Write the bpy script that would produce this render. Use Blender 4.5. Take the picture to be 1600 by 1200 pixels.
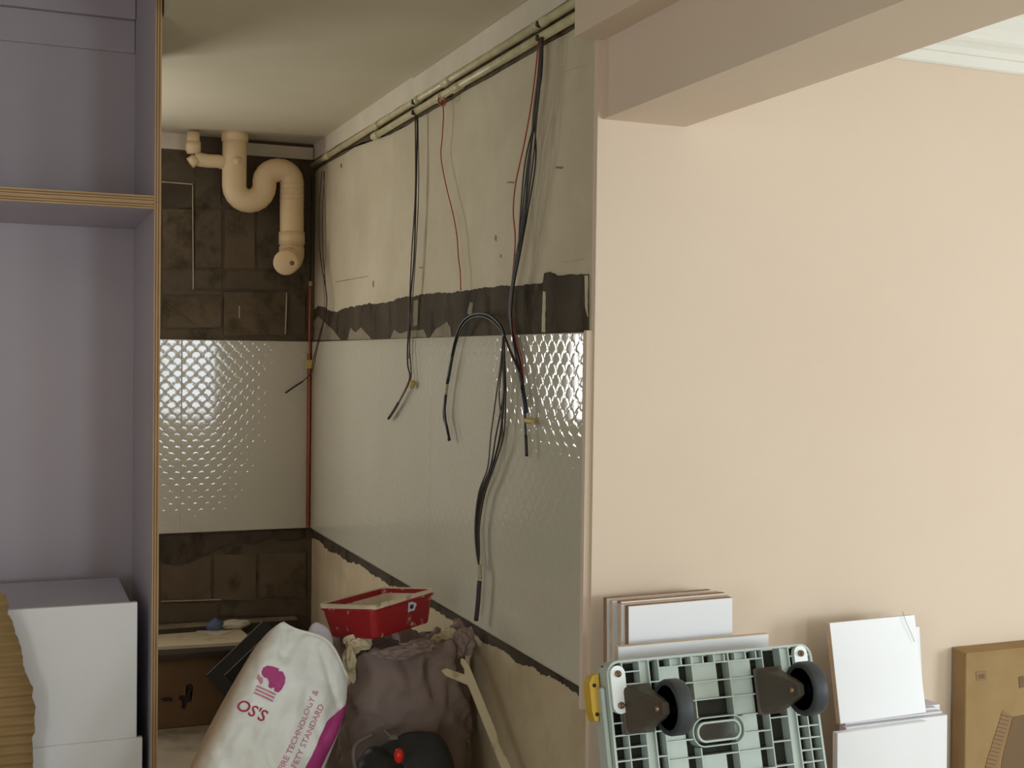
import bpy, bmesh, math, random
import numpy as np
from mathutils import Vector, Matrix, noise as mnoise

for o in list(bpy.data.objects):
    bpy.data.objects.remove(o)
SC = bpy.context.scene
COL = SC.collection
random.seed(7)
rng = np.random.RandomState(7)
R = math.radians

# ---------------------------------------------------------------- camera
FPX = 1910.85
YAW, PIT, ROL = R(22.2624), R(-1.2010), R(0.7171)
CAM = np.array([0.0, 0.0, 1.65])
_f = np.array([math.sin(YAW)*math.cos(PIT), math.cos(YAW)*math.cos(PIT), math.sin(PIT)])
_r = np.array([math.cos(YAW), -math.sin(YAW), 0.0])
_u = np.cross(_r, _f)
_r, _u = _r*math.cos(ROL)+_u*math.sin(ROL), -_r*math.sin(ROL)+_u*math.cos(ROL)
cd = bpy.data.cameras.new('camera')
cam = bpy.data.objects.new('camera', cd)
COL.objects.link(cam)
cd.sensor_width = 36.0
cd.lens = FPX/1600*36.0
cd.clip_start = 0.02
cam.matrix_world = Matrix(((_r[0], _u[0], -_f[0], CAM[0]), (_r[1], _u[1], -_f[1], CAM[1]),
                           (_r[2], _u[2], -_f[2], CAM[2]), (0, 0, 0, 1)))
SC.camera = cam

# a photo pixel gives a direction; the wall or plane it lies on gives the distance
def ray(x, y): return _f+_r*(x-800)/FPX-_u*(y-600)/FPX
def onY(x, y, Y):
    d = ray(x, y); return CAM+d*(Y/d[1])
def onX(x, y, X):
    d = ray(x, y); return CAM+d*(X/d[0])
def onZ(x, y, Z):
    d = ray(x, y); return CAM+d*((Z-CAM[2])/d[2])

# ---------------------------------------------------------------- world, lights, exposure
w = bpy.data.worlds.new('world'); SC.world = w
w.use_nodes = True
w.node_tree.nodes['Background'].inputs[0].default_value = (0.72, 0.83, 1.0, 1)
w.node_tree.nodes['Background'].inputs[1].default_value = 1.2
SC.view_settings.view_transform = 'Standard'
SC.view_settings.look = 'None'
SC.view_settings.gamma = 1.0
SC.view_settings.use_curve_mapping = False
SC.view_settings.exposure = 0.0

def area(name, loc, target, sx, sy, power, col):
    l = bpy.data.lights.new(name, 'AREA')
    l.shape = 'RECTANGLE'; l.size = sx; l.size_y = sy; l.energy = power; l.color = col
    o = bpy.data.objects.new(name, l); COL.objects.link(o)
    o.location = loc
    o.rotation_euler = (Vector(target)-Vector(loc)).to_track_quat('-Z', 'Z').to_euler()
    return o
# daylight through unseen openings: the balcony door (right wall), the window behind the camera and an added kitchen window hidden by the cabinet
DAY = (0.84, 0.95, 1.0)
DAY_REAR = (0.80, 0.92, 1.0)
area('daylight_balcony_door', (4.52, 0.05, 1.22), (0, 0.05, 1.22), 1.15, 1.25, 61, DAY)
area('daylight_rear_window', (1.8, -3.33, 1.5), (1.8, 0, 1.5), 0.66, 1.0, 31, DAY_REAR)
area('daylight_rear_window_far', (3.8, -3.33, 1.5), (3.8, 0, 1.5), 0.9, 1.0, 31, DAY_REAR)
area('daylight_left_window', (-1.83, -0.5, 1.55), (0, -0.5, 1.55), 1.5, 1.2, 32, DAY)
area('unseen_kitchen_window_light', (-0.42, 5.2, 1.80), (-0.42, 0, 1.80), 0.74, 0.86, 23, (1.0, 0.985, 0.93))  # unseen window behind the cabinet, added to light the kitchen

# ---------------------------------------------------------------- materials
def lin(c):
    out = []
    for v in c:
        v = v/255.0
        out.append(v/12.92 if v <= 0.04045 else ((v+0.055)/1.055)**2.4)
    return (*out, 1.0)

class NT:
    def __init__(s, name):
        s.m = bpy.data.materials.new(name); s.m.use_nodes = True
        s.t = s.m.node_tree; s.b = s.t.nodes['Principled BSDF']
        s.co = s.t.nodes.new('ShaderNodeTexCoord')
    def n(s, kind, **kw):
        nd = s.t.nodes.new('ShaderNode'+kind)
        for k, v in kw.items(): setattr(nd, k, v)
        return nd
    def l(s, a, b): s.t.links.new(a, b)
    def noise(s, scale, detail=4, rough=0.55, vec=None, stretch=None):
        nd = s.n('TexNoise'); nd.inputs['Scale'].default_value = scale
        nd.inputs['Detail'].default_value = detail; nd.inputs['Roughness'].default_value = rough
        src = vec or s.co.outputs['Object']
        if stretch:
            mp = s.n('Mapping'); mp.inputs['Scale'].default_value = stretch
            s.l(src, mp.inputs['Vector']); src = mp.outputs[0]
        s.l(src, nd.inputs['Vector'])
        return nd.outputs['Fac']
    def ramp(s, fac, stops, interp='LINEAR'):
        nd = s.n('ValToRGB'); cr = nd.color_ramp; cr.interpolation = interp
        while len(cr.elements) < len(stops): cr.elements.new(0.5)
        for e, (p, c) in zip(cr.elements, stops): e.position = p; e.color = c
        s.l(fac, nd.inputs[0]); return nd.outputs[0]
    def mix(s, fac, a, b):
        nd = s.n('Mix', data_type='RGBA')
        if hasattr(fac, 'links'): s.l(fac, nd.inputs[0])
        else: nd.inputs[0].default_value = fac
        for v, i in ((a, 6), (b, 7)):
            if hasattr(v, 'links'): s.l(v, nd.inputs[i])
            else: nd.inputs[i].default_value = v
        return nd.outputs[2]
    def col(s, c):
        if hasattr(c, 'links'): s.l(c, s.b.inputs['Base Color'])
        else: s.b.inputs['Base Color'].default_value = c
    def bump(s, h, strength=0.3, dist=0.01):
        nd = s.n('Bump'); nd.inputs['Strength'].default_value = strength; nd.inputs['Distance'].default_value = dist
        s.l(h, nd.inputs['Height']); s.l(nd.outputs[0], s.b.inputs['Normal'])

def M(name, c1, c2=None, scale=6, rough=0.7, bump=0.0, bscale=60, metal=0.0, spec=0.5, stretch=None, lo=0.35, hi=0.65, detail=5):
    t = NT(name)
    t.b.inputs['Roughness'].default_value = rough; t.b.inputs['Metallic'].default_value = metal
    t.b.inputs['Specular IOR Level'].default_value = spec
    if c2 is None: t.col(lin(c1))
    else: t.col(t.ramp(t.noise(scale, detail, stretch=stretch), [(lo, lin(c1)), (hi, lin(c2))]))
    if bump: t.bump(t.noise(bscale, 3, stretch=stretch), bump, 0.004)
    return t.m

def splat_mat(name, base, base2, dirt, scale, lo, hi, rough=0.7, bump=0.2, bscale=60, stretch=None, spec=0.5):
    """base colour with sharp-edged blotches of another colour"""
    t = NT(name); t.b.inputs['Roughness'].default_value = rough
    t.b.inputs['Specular IOR Level'].default_value = spec
    b = t.ramp(t.noise(5, 4), [(0.35, lin(base)), (0.65, lin(base2))])
    k = t.ramp(t.noise(scale, 6, 0.65, stretch=stretch), [(lo, (0, 0, 0, 1)), (hi, (1, 1, 1, 1))])
    t.col(t.mix(k, b, lin(dirt)))
    t.bump(t.noise(bscale, 3), bump, 0.004)
    return t.m

MT = {}
MT['pink'] = M('peach_paint', (221, 201, 180), (224, 205, 184), 1.5, 0.75, 0.05, 180, spec=0.25)
MT['plaster'] = splat_mat('old_beige_plaster', (200, 188, 161), (208, 197, 171), (190, 177, 149), 2.6, 0.5, 0.8, 0.85, 0.12, 90, spec=0.2)
MT['plaster_low'] = splat_mat('dirty_lower_plaster', (196, 178, 146), (206, 190, 158), (172, 152, 121), 3.4, 0.5, 0.8, 0.85, 0.15, 90, spec=0.2)
MT['ceil'] = M('kitchen_ceiling_paint', (212, 203, 177), (219, 210, 184), 2.2, 0.85, 0.05, 120, spec=0.2)
MT['strip'] = M('light_plaster_strip', (216, 206, 184), (224, 214, 194), 8, 0.8, 0.1, 90, spec=0.2)
MT['white_ceil'] = M('white_gypsum_paint', (232, 229, 219), (236, 233, 224), 3, 0.75, spec=0.25)
MT['cement'] = splat_mat('dark_cement_render', (92, 82, 66), (106, 95, 78), (72, 63, 50), 5, 0.5, 0.66, 0.9, 0.4, 110, spec=0.15)
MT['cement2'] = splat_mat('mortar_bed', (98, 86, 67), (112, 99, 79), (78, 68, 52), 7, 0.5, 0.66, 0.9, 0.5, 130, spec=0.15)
MT['cement3'] = splat_mat('dark_fresh_cement', (74, 66, 54), (90, 80, 66), (60, 53, 43), 9, 0.5, 0.64, 0.9, 0.6, 140, stretch=(1, 1, 0.5), spec=0.15)
MT['greycem'] = M('grey_cement_smear', (128, 118, 98), (148, 138, 116), 12, 0.85, 0.2, 120, spec=0.2)
MT['fixing'] = M('dusty_hole', (120, 106, 82))
MT['grout'] = M('pale_grout', (172, 160, 134), (196, 184, 158), 20, 0.9)
MT['tile'] = M('glossy_white_tile', (200, 195, 176), (206, 201, 183), 1.5, 0.06, spec=0.55)
MT['floor'] = splat_mat('dusty_cement_floor', (150, 138, 118), (164, 152, 130), (120, 108, 90), 3, 0.5, 0.7, 0.85, 0.2, 80, spec=0.2)
MT['room_floor'] = M('pale_dusty_floor_tile', (192, 182, 166), (200, 190, 174), 3, 0.5)
MT['rust'] = M('rust_stain', (140, 84, 52), (172, 122, 86), 9, 0.8, stretch=(4, 4, 1))
MT['pvc'] = M('cream_pvc', (228, 202, 158), (236, 212, 170), 4, 0.42, spec=0.4)
MT['pvc_dirty'] = M('dirty_pvc_conduit', (188, 176, 132), (214, 204, 166), 14, 0.4, spec=0.5)
MT['pvc_dark'] = M('dark_cap_hole', (120, 98, 70))
MT['lav'] = M('lavender_laminate', (190, 181, 190), (195, 186, 195), 2, 0.38, spec=0.4)
MT['white'] = M('white_laminate', (236, 236, 238), (240, 240, 242), 3, 0.35, spec=0.45)
MT['whitegrey'] = M('lavender_white_laminate', (206, 202, 214), (210, 206, 218), 3, 0.4, spec=0.4)
MT['brownedge'] = M('raw_board_edge', (150, 116, 92), (176, 142, 116), 30, 0.8, 0.3, 160, stretch=(1, 1, 0.15))
MT['tanedge'] = M('pale_board_edge', (206, 184, 160), (220, 200, 178), 30, 0.8)
MT['card'] = M('brown_cardboard', (152, 124, 84), (162, 134, 93), 8, 0.85, 0.1, 120, spec=0.2)
MT['card_dark'] = M('cardboard_torn_edge', (140, 104, 66), (160, 124, 82), 20, 0.9, spec=0.1)
MT['ink'] = M('brown_print_ink', (110, 84, 52))
MT['ink2'] = M('faded_print_ink', (140, 108, 68))
MT['black_ink'] = M('dark_print_ink', (40, 26, 18))
MT['wire_black'] = M('black_wire', (34, 30, 28), rough=0.45)
MT['wire_brown'] = M('brown_wire', (74, 50, 38), rough=0.5)
MT['wire_red'] = M('red_wire', (168, 62, 40), rough=0.5)
MT['wire_blue'] = M('dark_blue_wire', (38, 42, 62), rough=0.45)
MT['wire_green'] = M('dark_green_wire', (38, 58, 50), rough=0.45)
MT['wire_grey'] = M('grey_wire', (96, 88, 78), rough=0.5)
MT['orange'] = M('orange_wire', (196, 108, 66), (178, 90, 54), 20, 0.5)
MT['tape'] = M('yellow_tape', (206, 184, 108), (196, 172, 92), 30, 0.5)
MT['beige_tape'] = M('beige_tape', (178, 162, 128), rough=0.5)
MT['purple_sleeve'] = M('purple_sleeve', (64, 50, 62), rough=0.5)
MT['trolley'] = M('grey_green_plastic', (178, 189, 181), (186, 197, 188), 8, 0.42, spec=0.4)
MT['deck_shade'] = M('dark_deck_shade', (52, 52, 44), (60, 60, 52), 20, 0.85, spec=0.15)  # near-black deck colour, shade of the open rib cells painted in
MT['fork'] = M('dark_grey_caster_housing', (74, 66, 56), (82, 74, 64), 10, 0.5, spec=0.4)
MT['tyre'] = M('black_rubber_tyre', (50, 54, 58), (60, 64, 67), 20, 0.5, spec=0.4)
MT['hub'] = M('dark_hub', (30, 30, 32), rough=0.45)
MT['steelwhite'] = M('galvanised_plate', (226, 232, 230), (236, 240, 238), 12, 0.4, metal=0.15)
MT['bolt'] = M('bolt_brass', (150, 126, 96), rough=0.4, metal=0.7)
MT['yellow'] = M('yellow_plastic', (204, 164, 40), (214, 174, 52), 12, 0.5)
MT['red'] = splat_mat('red_plastic_with_plaster', (158, 20, 30), (146, 16, 26), (204, 176, 160), 30, 0.60, 0.66, 0.4, 0.1, 90)
MT['plaster_fill'] = splat_mat('dried_plaster', (206, 190, 162), (218, 203, 178), (150, 120, 96), 18, 0.6, 0.68, 0.9, 0.5, 90)
MT['grey_sack'] = splat_mat('grey_purple_woven_sack', (138, 120, 114), (150, 132, 125), (172, 154, 136), 7, 0.6, 0.74, 0.8, 0.5, 260, spec=0.2)
MT['cement_bag'] = M('brown_paper_bag', (112, 98, 82), (128, 114, 96), 6, 0.85)
MT['black'] = M('black_plastic', (26, 27, 26), (38, 38, 36), 10, 0.45)
MT['black_cloth'] = M('black_fabric', (40, 38, 36), (50, 47, 44), 14, 0.85, 0.4, 160)
MT['black_glass'] = M('black_glass', (12, 12, 12), rough=0.2)
MT['redknob'] = M('red_plastic_clip', (206, 34, 24), rough=0.25)
MT['stick'] = splat_mat('dusty_white_strip', (206, 192, 160), (216, 202, 172), (170, 152, 122), 16, 0.58, 0.7, 0.7, 0.1, 60)
MT['cream_board'] = splat_mat('cream_board', (204, 190, 158), (212, 199, 168), (168, 150, 118), 9, 0.58, 0.7, 0.7, 0.1, 60)
MT['grey_board'] = M('grey_board_top', (132, 120, 98), (146, 132, 110), 8, 0.8)
MT['dark_board'] = M('dark_wet_board', (52, 42, 32), (64, 52, 40), 8, 0.7)
MT['blue_dust'] = M('blue_dustpan_plastic', (92, 108, 140), (104, 118, 148), 12, 0.6)
MT['paper'] = M('crumpled_paper', (206, 198, 178), (214, 206, 188), 12, 0.85)
MT['box_dark'] = M('dark_brown_carton', (106, 84, 58), (116, 93, 66), 6, 0.85, spec=0.2)
MT['magenta'] = splat_mat('magenta_print', (168, 52, 120), (178, 60, 128), (186, 92, 144), 12, 0.58, 0.7, 0.6, 0.1, 200)
MT['magenta2'] = M('faded_pink_print', (196, 124, 150), (206, 140, 162), 40, 0.7)
MT['crimson'] = M('crimson_print', (168, 42, 84), (178, 58, 96), 30, 0.7)

def ply_mat(name, axis):
    t = NT(name); t.b.inputs['Roughness'].default_value = 0.8
    sp = t.n('SeparateXYZ'); t.l(t.co.outputs['Generated'], sp.inputs[0])
    A, B, D = lin((206, 178, 138)), lin((140, 102, 66)), lin((188, 152, 112))
    c = t.ramp(sp.outputs[axis], [(0, A), (0.14, A), (0.2, B), (0.3, B), (0.36, D), (0.52, A), (0.6, B), (0.7, B), (0.76, D), (1.0, A)])
    n_ = t.ramp(t.noise(30, 3, stretch=(0.2, 1, 1) if axis == 2 else (1, 1, 0.2)), [(0.3, (0.8, 0.78, 0.75, 1)), (0.7, (1, 1, 1, 1))])
    mx = t.n('Mix', data_type='RGBA', blend_type='MULTIPLY'); mx.inputs[0].default_value = 1.0
    t.l(c, mx.inputs[6]); t.l(n_, mx.inputs[7]); t.col(mx.outputs[2])
    return t.m
MT['plyX'] = ply_mat('plywood_edge_upright', 0)
MT['plyZ'] = ply_mat('plywood_edge_level', 2)

# ---------------------------------------------------------------- mesh helpers
def new_mesh(name, verts, faces, smooth=False):
    me = bpy.data.meshes.new(name)
    me.from_pydata([tuple(map(float, v)) for v in verts], [], faces)
    me.update()
    if smooth: me.polygons.foreach_set('use_smooth', [True]*len(me.polygons))
    return me

def from_bm(name, bm, smooth=False):
    me = bpy.data.meshes.new(name)
    bmesh.ops.recalc_face_normals(bm, faces=bm.faces[:])
    bm.to_mesh(me); bm.free()
    if smooth: me.polygons.foreach_set('use_smooth', [True]*len(me.polygons))
    return me

def obj(name, me, m, parent=None, loc=None, rot=None):
    o = bpy.data.objects.new(name, me); COL.objects.link(o)
    if m is not None and len(me.materials) == 0: me.materials.append(MT[m] if isinstance(m, str) else m)
    if parent is not None: o.parent = parent
    if loc is not None: o.location = loc
    if rot is not None: o.rotation_euler = rot
    return o

def tag(o, label, cat, group=None):
    o['label'] = label; o['category'] = cat
    if group: o['group'] = group
    return o

def thing(name, label, cat, loc=(0, 0, 0), rot=(0, 0, 0), group=None):
    o = bpy.data.objects.new(name, None); COL.objects.link(o)
    o.location = loc; o.rotation_euler = rot
    o.empty_display_size = 0.05
    return tag(o, label, cat, group)

def struct(o):
    o['kind'] = 'structure'; return o

def add_box(bm, x0, x1, y0, y1, z0, z1, bevel=0.0, seg=1):
    res = bmesh.ops.create_cube(bm, size=1.0)
    vs = res['verts']
    for v in vs:
        v.co = Vector(((x0+x1)/2+v.co.x*(x1-x0), (y0+y1)/2+v.co.y*(y1-y0), (z0+z1)/2+v.co.z*(z1-z0)))
    if bevel > 0:
        es = list({e for v in vs for e in v.link_edges})
        bmesh.ops.bevel(bm, geom=es, offset=bevel, segments=seg, profile=0.5, affect='EDGES')

def box(name, x0, x1, y0, y1, z0, z1, m, parent=None, bevel=0.0, seg=1, **kw):
    bm = bmesh.new(); add_box(bm, x0, x1, y0, y1, z0, z1, bevel, seg)
    return obj(name, from_bm(name, bm), m, parent, **kw)

def catmull(pts, n=6):
    P = [np.array(p, float) for p in pts]
    P = [2*P[0]-P[1]]+P+[2*P[-1]-P[-2]]
    out = []
    for i in range(1, len(P)-2):
        for k in range(n):
            t = k/n
            out.append(0.5*((2*P[i])+(-P[i-1]+P[i+1])*t+(2*P[i-1]-5*P[i]+4*P[i+1]-P[i+2])*t*t+(-P[i-1]+3*P[i]-3*P[i+1]+P[i+2])*t**3))
    out.append(P[-2]); return out

def tube_geo(path, rad, sides=8, cap=True):
    path = [np.array(p, float) for p in path]
    rads = rad if hasattr(rad, '__len__') else [rad]*len(path)
    verts, faces = [], []
    prev = None
    for i, p in enumerate(path):
        a = path[max(i-1, 0)]; b = path[min(i+1, len(path)-1)]
        t = b-a; t = t/(np.linalg.norm(t)+1e-12)
        if prev is None:
            h = np.array([0, 0, 1.0]) if abs(t[2]) < 0.9 else np.array([1.0, 0, 0])
            n = np.cross(t, h)
        else:
            n = prev-t*(prev@t)
        n = n/(np.linalg.norm(n)+1e-12); prev = n
        b2 = np.cross(t, n)
        for k in range(sides):
            an = 2*math.pi*k/sides
            verts.append(p+(n*math.cos(an)+b2*math.sin(an))*rads[i])
    for i in range(len(path)-1):
        for k in range(sides):
            k2 = (k+1) % sides
            faces.append((i*sides+k, i*sides+k2, (i+1)*sides+k2, (i+1)*sides+k))
    if cap:
        faces.append(tuple(range(sides-1, -1, -1)))
        faces.append(tuple((len(path)-1)*sides+k for k in range(sides)))
    return verts, faces

def tube(name, path, rad, m, parent=None, sides=8, cap=True):
    v, f = tube_geo(path, rad, sides, cap)
    me = new_mesh(name, v, f, True)
    return obj(name, me, m, parent)

def prism(name, poly3, off, m, parent=None):
    """flat outline (3-D points) thickened by the vector off"""
    n = len(poly3); off = np.array(off, float)
    v = [np.array(p, float) for p in poly3]+[np.array(p, float)+off for p in poly3]
    f = [tuple(range(n)), tuple(range(2*n-1, n-1, -1))]
    f += [(i, i+n, (i+1) % n+n, (i+1) % n) for i in range(n)]
    bm = bmesh.new()
    vs = [bm.verts.new(tuple(p)) for p in v]
    for q in f: bm.faces.new([vs[i] for i in q])
    bmesh.ops.triangulate(bm, faces=[q for q in bm.faces if len(q.verts) > 4])
    return obj(name, from_bm(name, bm), m, parent)

def jag(pts, step=6, amp=2.0, seed=1):
    """ragged polyline through pixel points"""
    rs = np.random.RandomState(seed); out = []
    for (x0, y0), (x1, y1) in zip(pts[:-1], pts[1:]):
        n = max(1, int(math.hypot(x1-x0, y1-y0)/step))
        for k in range(n):
            t = k/n
            out.append((x0+(x1-x0)*t+rs.uniform(-amp, amp)*0.4, y0+(y1-y0)*t+rs.uniform(-amp, amp)))
    out.append(pts[-1]); return out

# ---------------------------------------------------------------- the setting
XW, XT = 1.215, 1.200          # right kitchen wall: plaster face, tile face
YB, YT = 5.240, 5.225          # back kitchen wall: render face, tile face
YP = 2.48                      # peach wall face
ZT0, ZT1 = 0.905, 1.711        # tile band
ZC = 2.562                     # kitchen ceiling
XL = -1.9

floor = struct(box('floor', XL-0.2, 4.8, -3.7, YB+0.2, -0.12, 0.0, 'room_floor'))

wall_right = struct(box('wall_right', XW, XW+0.3, YP+0.02, YB, 0.0, 2.9, 'plaster'))
wall_front = struct(box('wall_front', XW, 4.6, YP, YP+0.02, 0.0, 2.9, 'pink'))
# wall behind the camera with a window opening, wall to the right with a balcony door opening
def wall_with_hole(name, fixed, lo, hi, thick, axis, h0, h1, z0, z1, m):
    bm = bmesh.new()
    for a, b, c, d in ((lo, h0, 0, 2.9), (h1, hi, 0, 2.9), (h0, h1, 0, z0), (h0, h1, z1, 2.9)):
        if d-c < 0.01 or b-a < 0.01: continue
        if axis == 'x': add_box(bm, a, b, fixed, fixed+thick, c, d)
        else: add_box(bm, fixed, fixed+thick, a, b, c, d)
    return struct(obj(name, from_bm(name, bm), m))
wall_back = wall_with_hole('wall_back', YB, XL-0.2, 1.6, 0.2, 'x', -0.81, -0.03, 1.35, 2.25, 'cement')
wall_with_hole('wall_rear', -3.6, XL, 2.8, 0.2, 'x', 1.43, 2.17, 0.95, 2.05, 'pink')
wall_with_hole('wall_rear', -3.6, 2.8, 4.6, 0.2, 'x', 3.3, 4.3, 0.95, 2.05, 'pink')
wall_with_hole('wall_side', 4.6, -3.6, YP+0.02, 0.2, 'y', -0.6, 0.7, 0.0, 2.1, 'pink')
def frame_parts(name, axis, fixed, a, b, z0, z1, n):
    e = bpy.data.objects.new(name, None); COL.objects.link(e); struct(e); e.empty_display_size = 0.05
    def bar(p, q, c, d):
        if axis == 'x': box('frame_bar', p, q, fixed, fixed+0.05, c, d, 'white_ceil', e)
        else: box('frame_bar', fixed, fixed+0.05, p, q, c, d, 'white_ceil', e)
    bar(a, b, z0, z0+0.04); bar(a, b, z1-0.04, z1)
    for k in range(n+1):
        c = a+0.02+(b-a-0.04)*k/n; bar(c-0.02, c+0.02, z0+0.04, z1-0.04)
wall_with_hole('wall_left', XL-0.2, -3.6, 3.0, 0.2, 'y', -1.25, 0.25, 0.95, 2.15, 'pink')
struct(box('wall_left', XL-0.2, XL, 3.0, YB, 0.0, 2.9, 'plaster'))
frame_parts('window_3', 'y', XL-0.12, -1.25, 0.25, 0.95, 2.15, 2)
frame_parts('window_4', 'x', YB+0.1, -0.81, -0.03, 1.35, 2.25, 2)  # frame of the added kitchen window, unseen behind the cabinet
frame_parts('window_1', 'x', -3.5, 1.43, 2.17, 0.95, 2.05, 1)
frame_parts('window_2', 'x', -3.5, 3.3, 4.3, 0.95, 2.05, 2)
frame_parts('door_1', 'y', 4.68, -0.6, 0.7, 0.0, 2.1, 1)

# ceilings: kitchen ceiling in two slabs with a slight step, white ceiling of the room beyond the beam
ceiling = struct(box('ceiling', 0.374, XW, 3.82, YB, ZC, ZC+0.15, 'ceil'))
struct(box('ceiling', XL, 0.374, 4.05, YB, ZC, ZC+0.15, 'ceil'))
struct(box('ceiling', 0.374, 1.228, -3.4, 3.82, ZC-0.006, ZC+0.34, 'ceil'))
struct(box('ceiling', XL, 0.374, -3.4, 3.82, 2.885, 2.95, 'ceil'))
struct(box('ceiling', 1.44, 4.6, -3.4, YP, 2.60, 2.75, 'white_ceil'))

# beam running from the peach wall towards the viewer, with a narrower ledge on its kitchen side
bm = bmesh.new(); add_box(bm, 1.228, 1.440, -3.4, YP, 2.190, 2.85)
struct(obj('trim_1', from_bm('beam', bm), 'pink'))
bm = bmesh.new(); add_box(bm, 1.155, 1.228, -3.4, YP, 2.366, 2.556)
struct(obj('trim_2', from_bm('beam_ledge', bm), 'pink'))

# crown moulding swept along the top of the peach wall
prof = [(0, 2.408), (-0.006, 2.408), (-0.012, 2.412), (-0.016, 2.432), (-0.016, 2.436), (-0.022, 2.438), (-0.026, 2.452), (-0.04, 2.464),
        (-0.046, 2.462), (-0.054, 2.470), (-0.056, 2.480), (-0.064, 2.496), (-0.085, 2.528), (-0.115, 2.552), (-0.13, 2.556), (-0.136, 2.572),
        (-0.15, 2.576), (-0.155, 2.60), (0, 2.60)]
n = len(prof); v = []; f = []
for X in (1.44, 4.6):
    for dy, z in prof: v.append((X, YP+dy, z))
for i in range(n): f.append((i, (i+1) % n, (i+1) % n+n, i+n))
f += [tuple(range(n-1, -1, -1)), tuple(range(n, 2*n))]
struct(obj('trim_3', new_mesh('crown_moulding', v, f), 'white_ceil'))

# light plaster strip under the ceiling (right wall and, broken off around the pipes, back wall)
prism('plaster_strip', [onX(x, y, XT+0.004) for x, y in jag([(488, 251), (600, 182), (800, 57), (905, -12)], 14, 0.7, 3)] +
      [(XT+0.004, 2.50, ZC-0.007), (XT+0.004, 3.82, ZC-0.007), (XT+0.004, 3.82, ZC), (XT+0.004, YB, ZC)], (0.011, 0, 0), 'strip', wall_right)
box('plaster_strip', -0.6, 0.672, YT, YB, 2.497, ZC, 'strip', wall_back)
box('plaster_strip', 0.86, XT, YT, YB, 2.495, ZC-0.016, 'strip', wall_back)

# ---- fish-scale tiles, relief as geometry
S, RR, PP = 0.051, 0.0252, 0.0265
def scale_h(u, z):
    r0 = np.ceil((z-RR)/PP).astype(int)
    h = np.zeros_like(u); done = np.zeros(u.shape, bool)
    for k in range(3):
        r = r0+k
        off = 0.5*(r % 2)
        c = np.round(u/S-off)
        du = u-(c+off)*S; dz = z-r*PP
        d = np.sqrt(du*du+dz*dz)
        ok = (~done) & (d < RR)
        e = np.clip((RR-d)/0.0050, 0, 1); e = e*e*(3-2*e)
        hs = np.sin(c*127.1+r*311.7)*43758.5453; t1 = (hs-np.floor(hs)-0.5)*2
        hs = np.sin(c*269.5+r*183.3)*24634.6345; t2 = (hs-np.floor(hs)-0.5)*2
        hh = 0.00065*e+e*(0.00005*(1-(d/RR)**2)+0.0012*t1*du+0.0012*t2*dz)
        h = np.where(ok, hh, h); done |= ok
    return h
def tile_mesh(u0, u1, z0, z1, place, wall_d, res=0.0032):
    nu = max(2, int((u1-u0)/res)); nz = max(2, int((z1-z0)/res))
    U, Z = np.meshgrid(np.linspace(u0, u1, nu+1), np.linspace(z0, z1, nz+1))
    H = scale_h(U, Z)
    ed = np.minimum(np.minimum(U-u0, u1-U), np.minimum(Z-z0, z1-Z))
    
    V = place(U.ravel(), Z.ravel(), H.ravel())
    idx = np.arange((nu+1)*(nz+1)).reshape(nz+1, nu+1)
    F = np.stack([idx[:-1, :-1], idx[:-1, 1:], idx[1:, 1:], idx[1:, :-1]], -1).reshape(-1, 4)
    ring = np.concatenate([idx[0, :-1], idx[:-1, -1], idx[-1, :0:-1], idx[:0:-1, 0]])
    nb = len(V); B = place(U.ravel()[ring], Z.ravel()[ring], np.full(len(ring), -wall_d))
    k = np.arange(len(ring)); k2 = (k+1) % len(ring)
    F2 = np.stack([ring[k], nb+k, nb+k2, ring[k2]], -1)
    V = np.concatenate([V, B]); F = np.concatenate([F, F2])
    me = bpy.data.meshes.new('wall_tile')
    me.vertices.add(len(V)); me.vertices.foreach_set('co', V.astype(np.float32).ravel())
    me.loops.add(F.size); me.loops.foreach_set('vertex_index', F.astype(np.int32).ravel())
    me.polygons.add(len(F)); me.polygons.foreach_set('loop_start', np.arange(0, F.size, 4, dtype=np.int32))
    sm = np.ones(len(F), bool); sm[-len(F2):] = False
    me.polygons.foreach_set('use_smooth', sm)
    me.update(calc_edges=True)
    return me
G = 0.0
zm = (ZT0+ZT1)/2
ys = [2.506, 3.05, 3.595, 4.14, 4.685, YT-0.003]
for i in range(len(ys)-1):
    for z0, z1 in ((ZT0, ZT1),):
        me = tile_mesh(ys[i]+G, ys[i+1]-G, z0+G, z1-G, lambda u, z, h: np.stack([XT+0.0005-h, u, z], -1), 0.0145)
        me.flip_normals()
        obj('wall_tile', me, 'tile', wall_right)
xs = [XT-0.003, 0.655, 0.13]
for i in range(len(xs)-1):
    for z0, z1 in ((ZT0, ZT1),):
        me = tile_mesh(xs[i+1]+G, xs[i]-G, z0+G, z1-G, lambda u, z, h: np.stack([u, YT+0.0005-h, z], -1), 0.0145)
        obj('wall_tile', me, 'tile', wall_back)
# plastered end of the tile band at the outer corner
box('plaster_edge', XT, XW, 2.49, 2.505, ZT0-0.05, ZT1+0.004, 'pink', wall_right)

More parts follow.
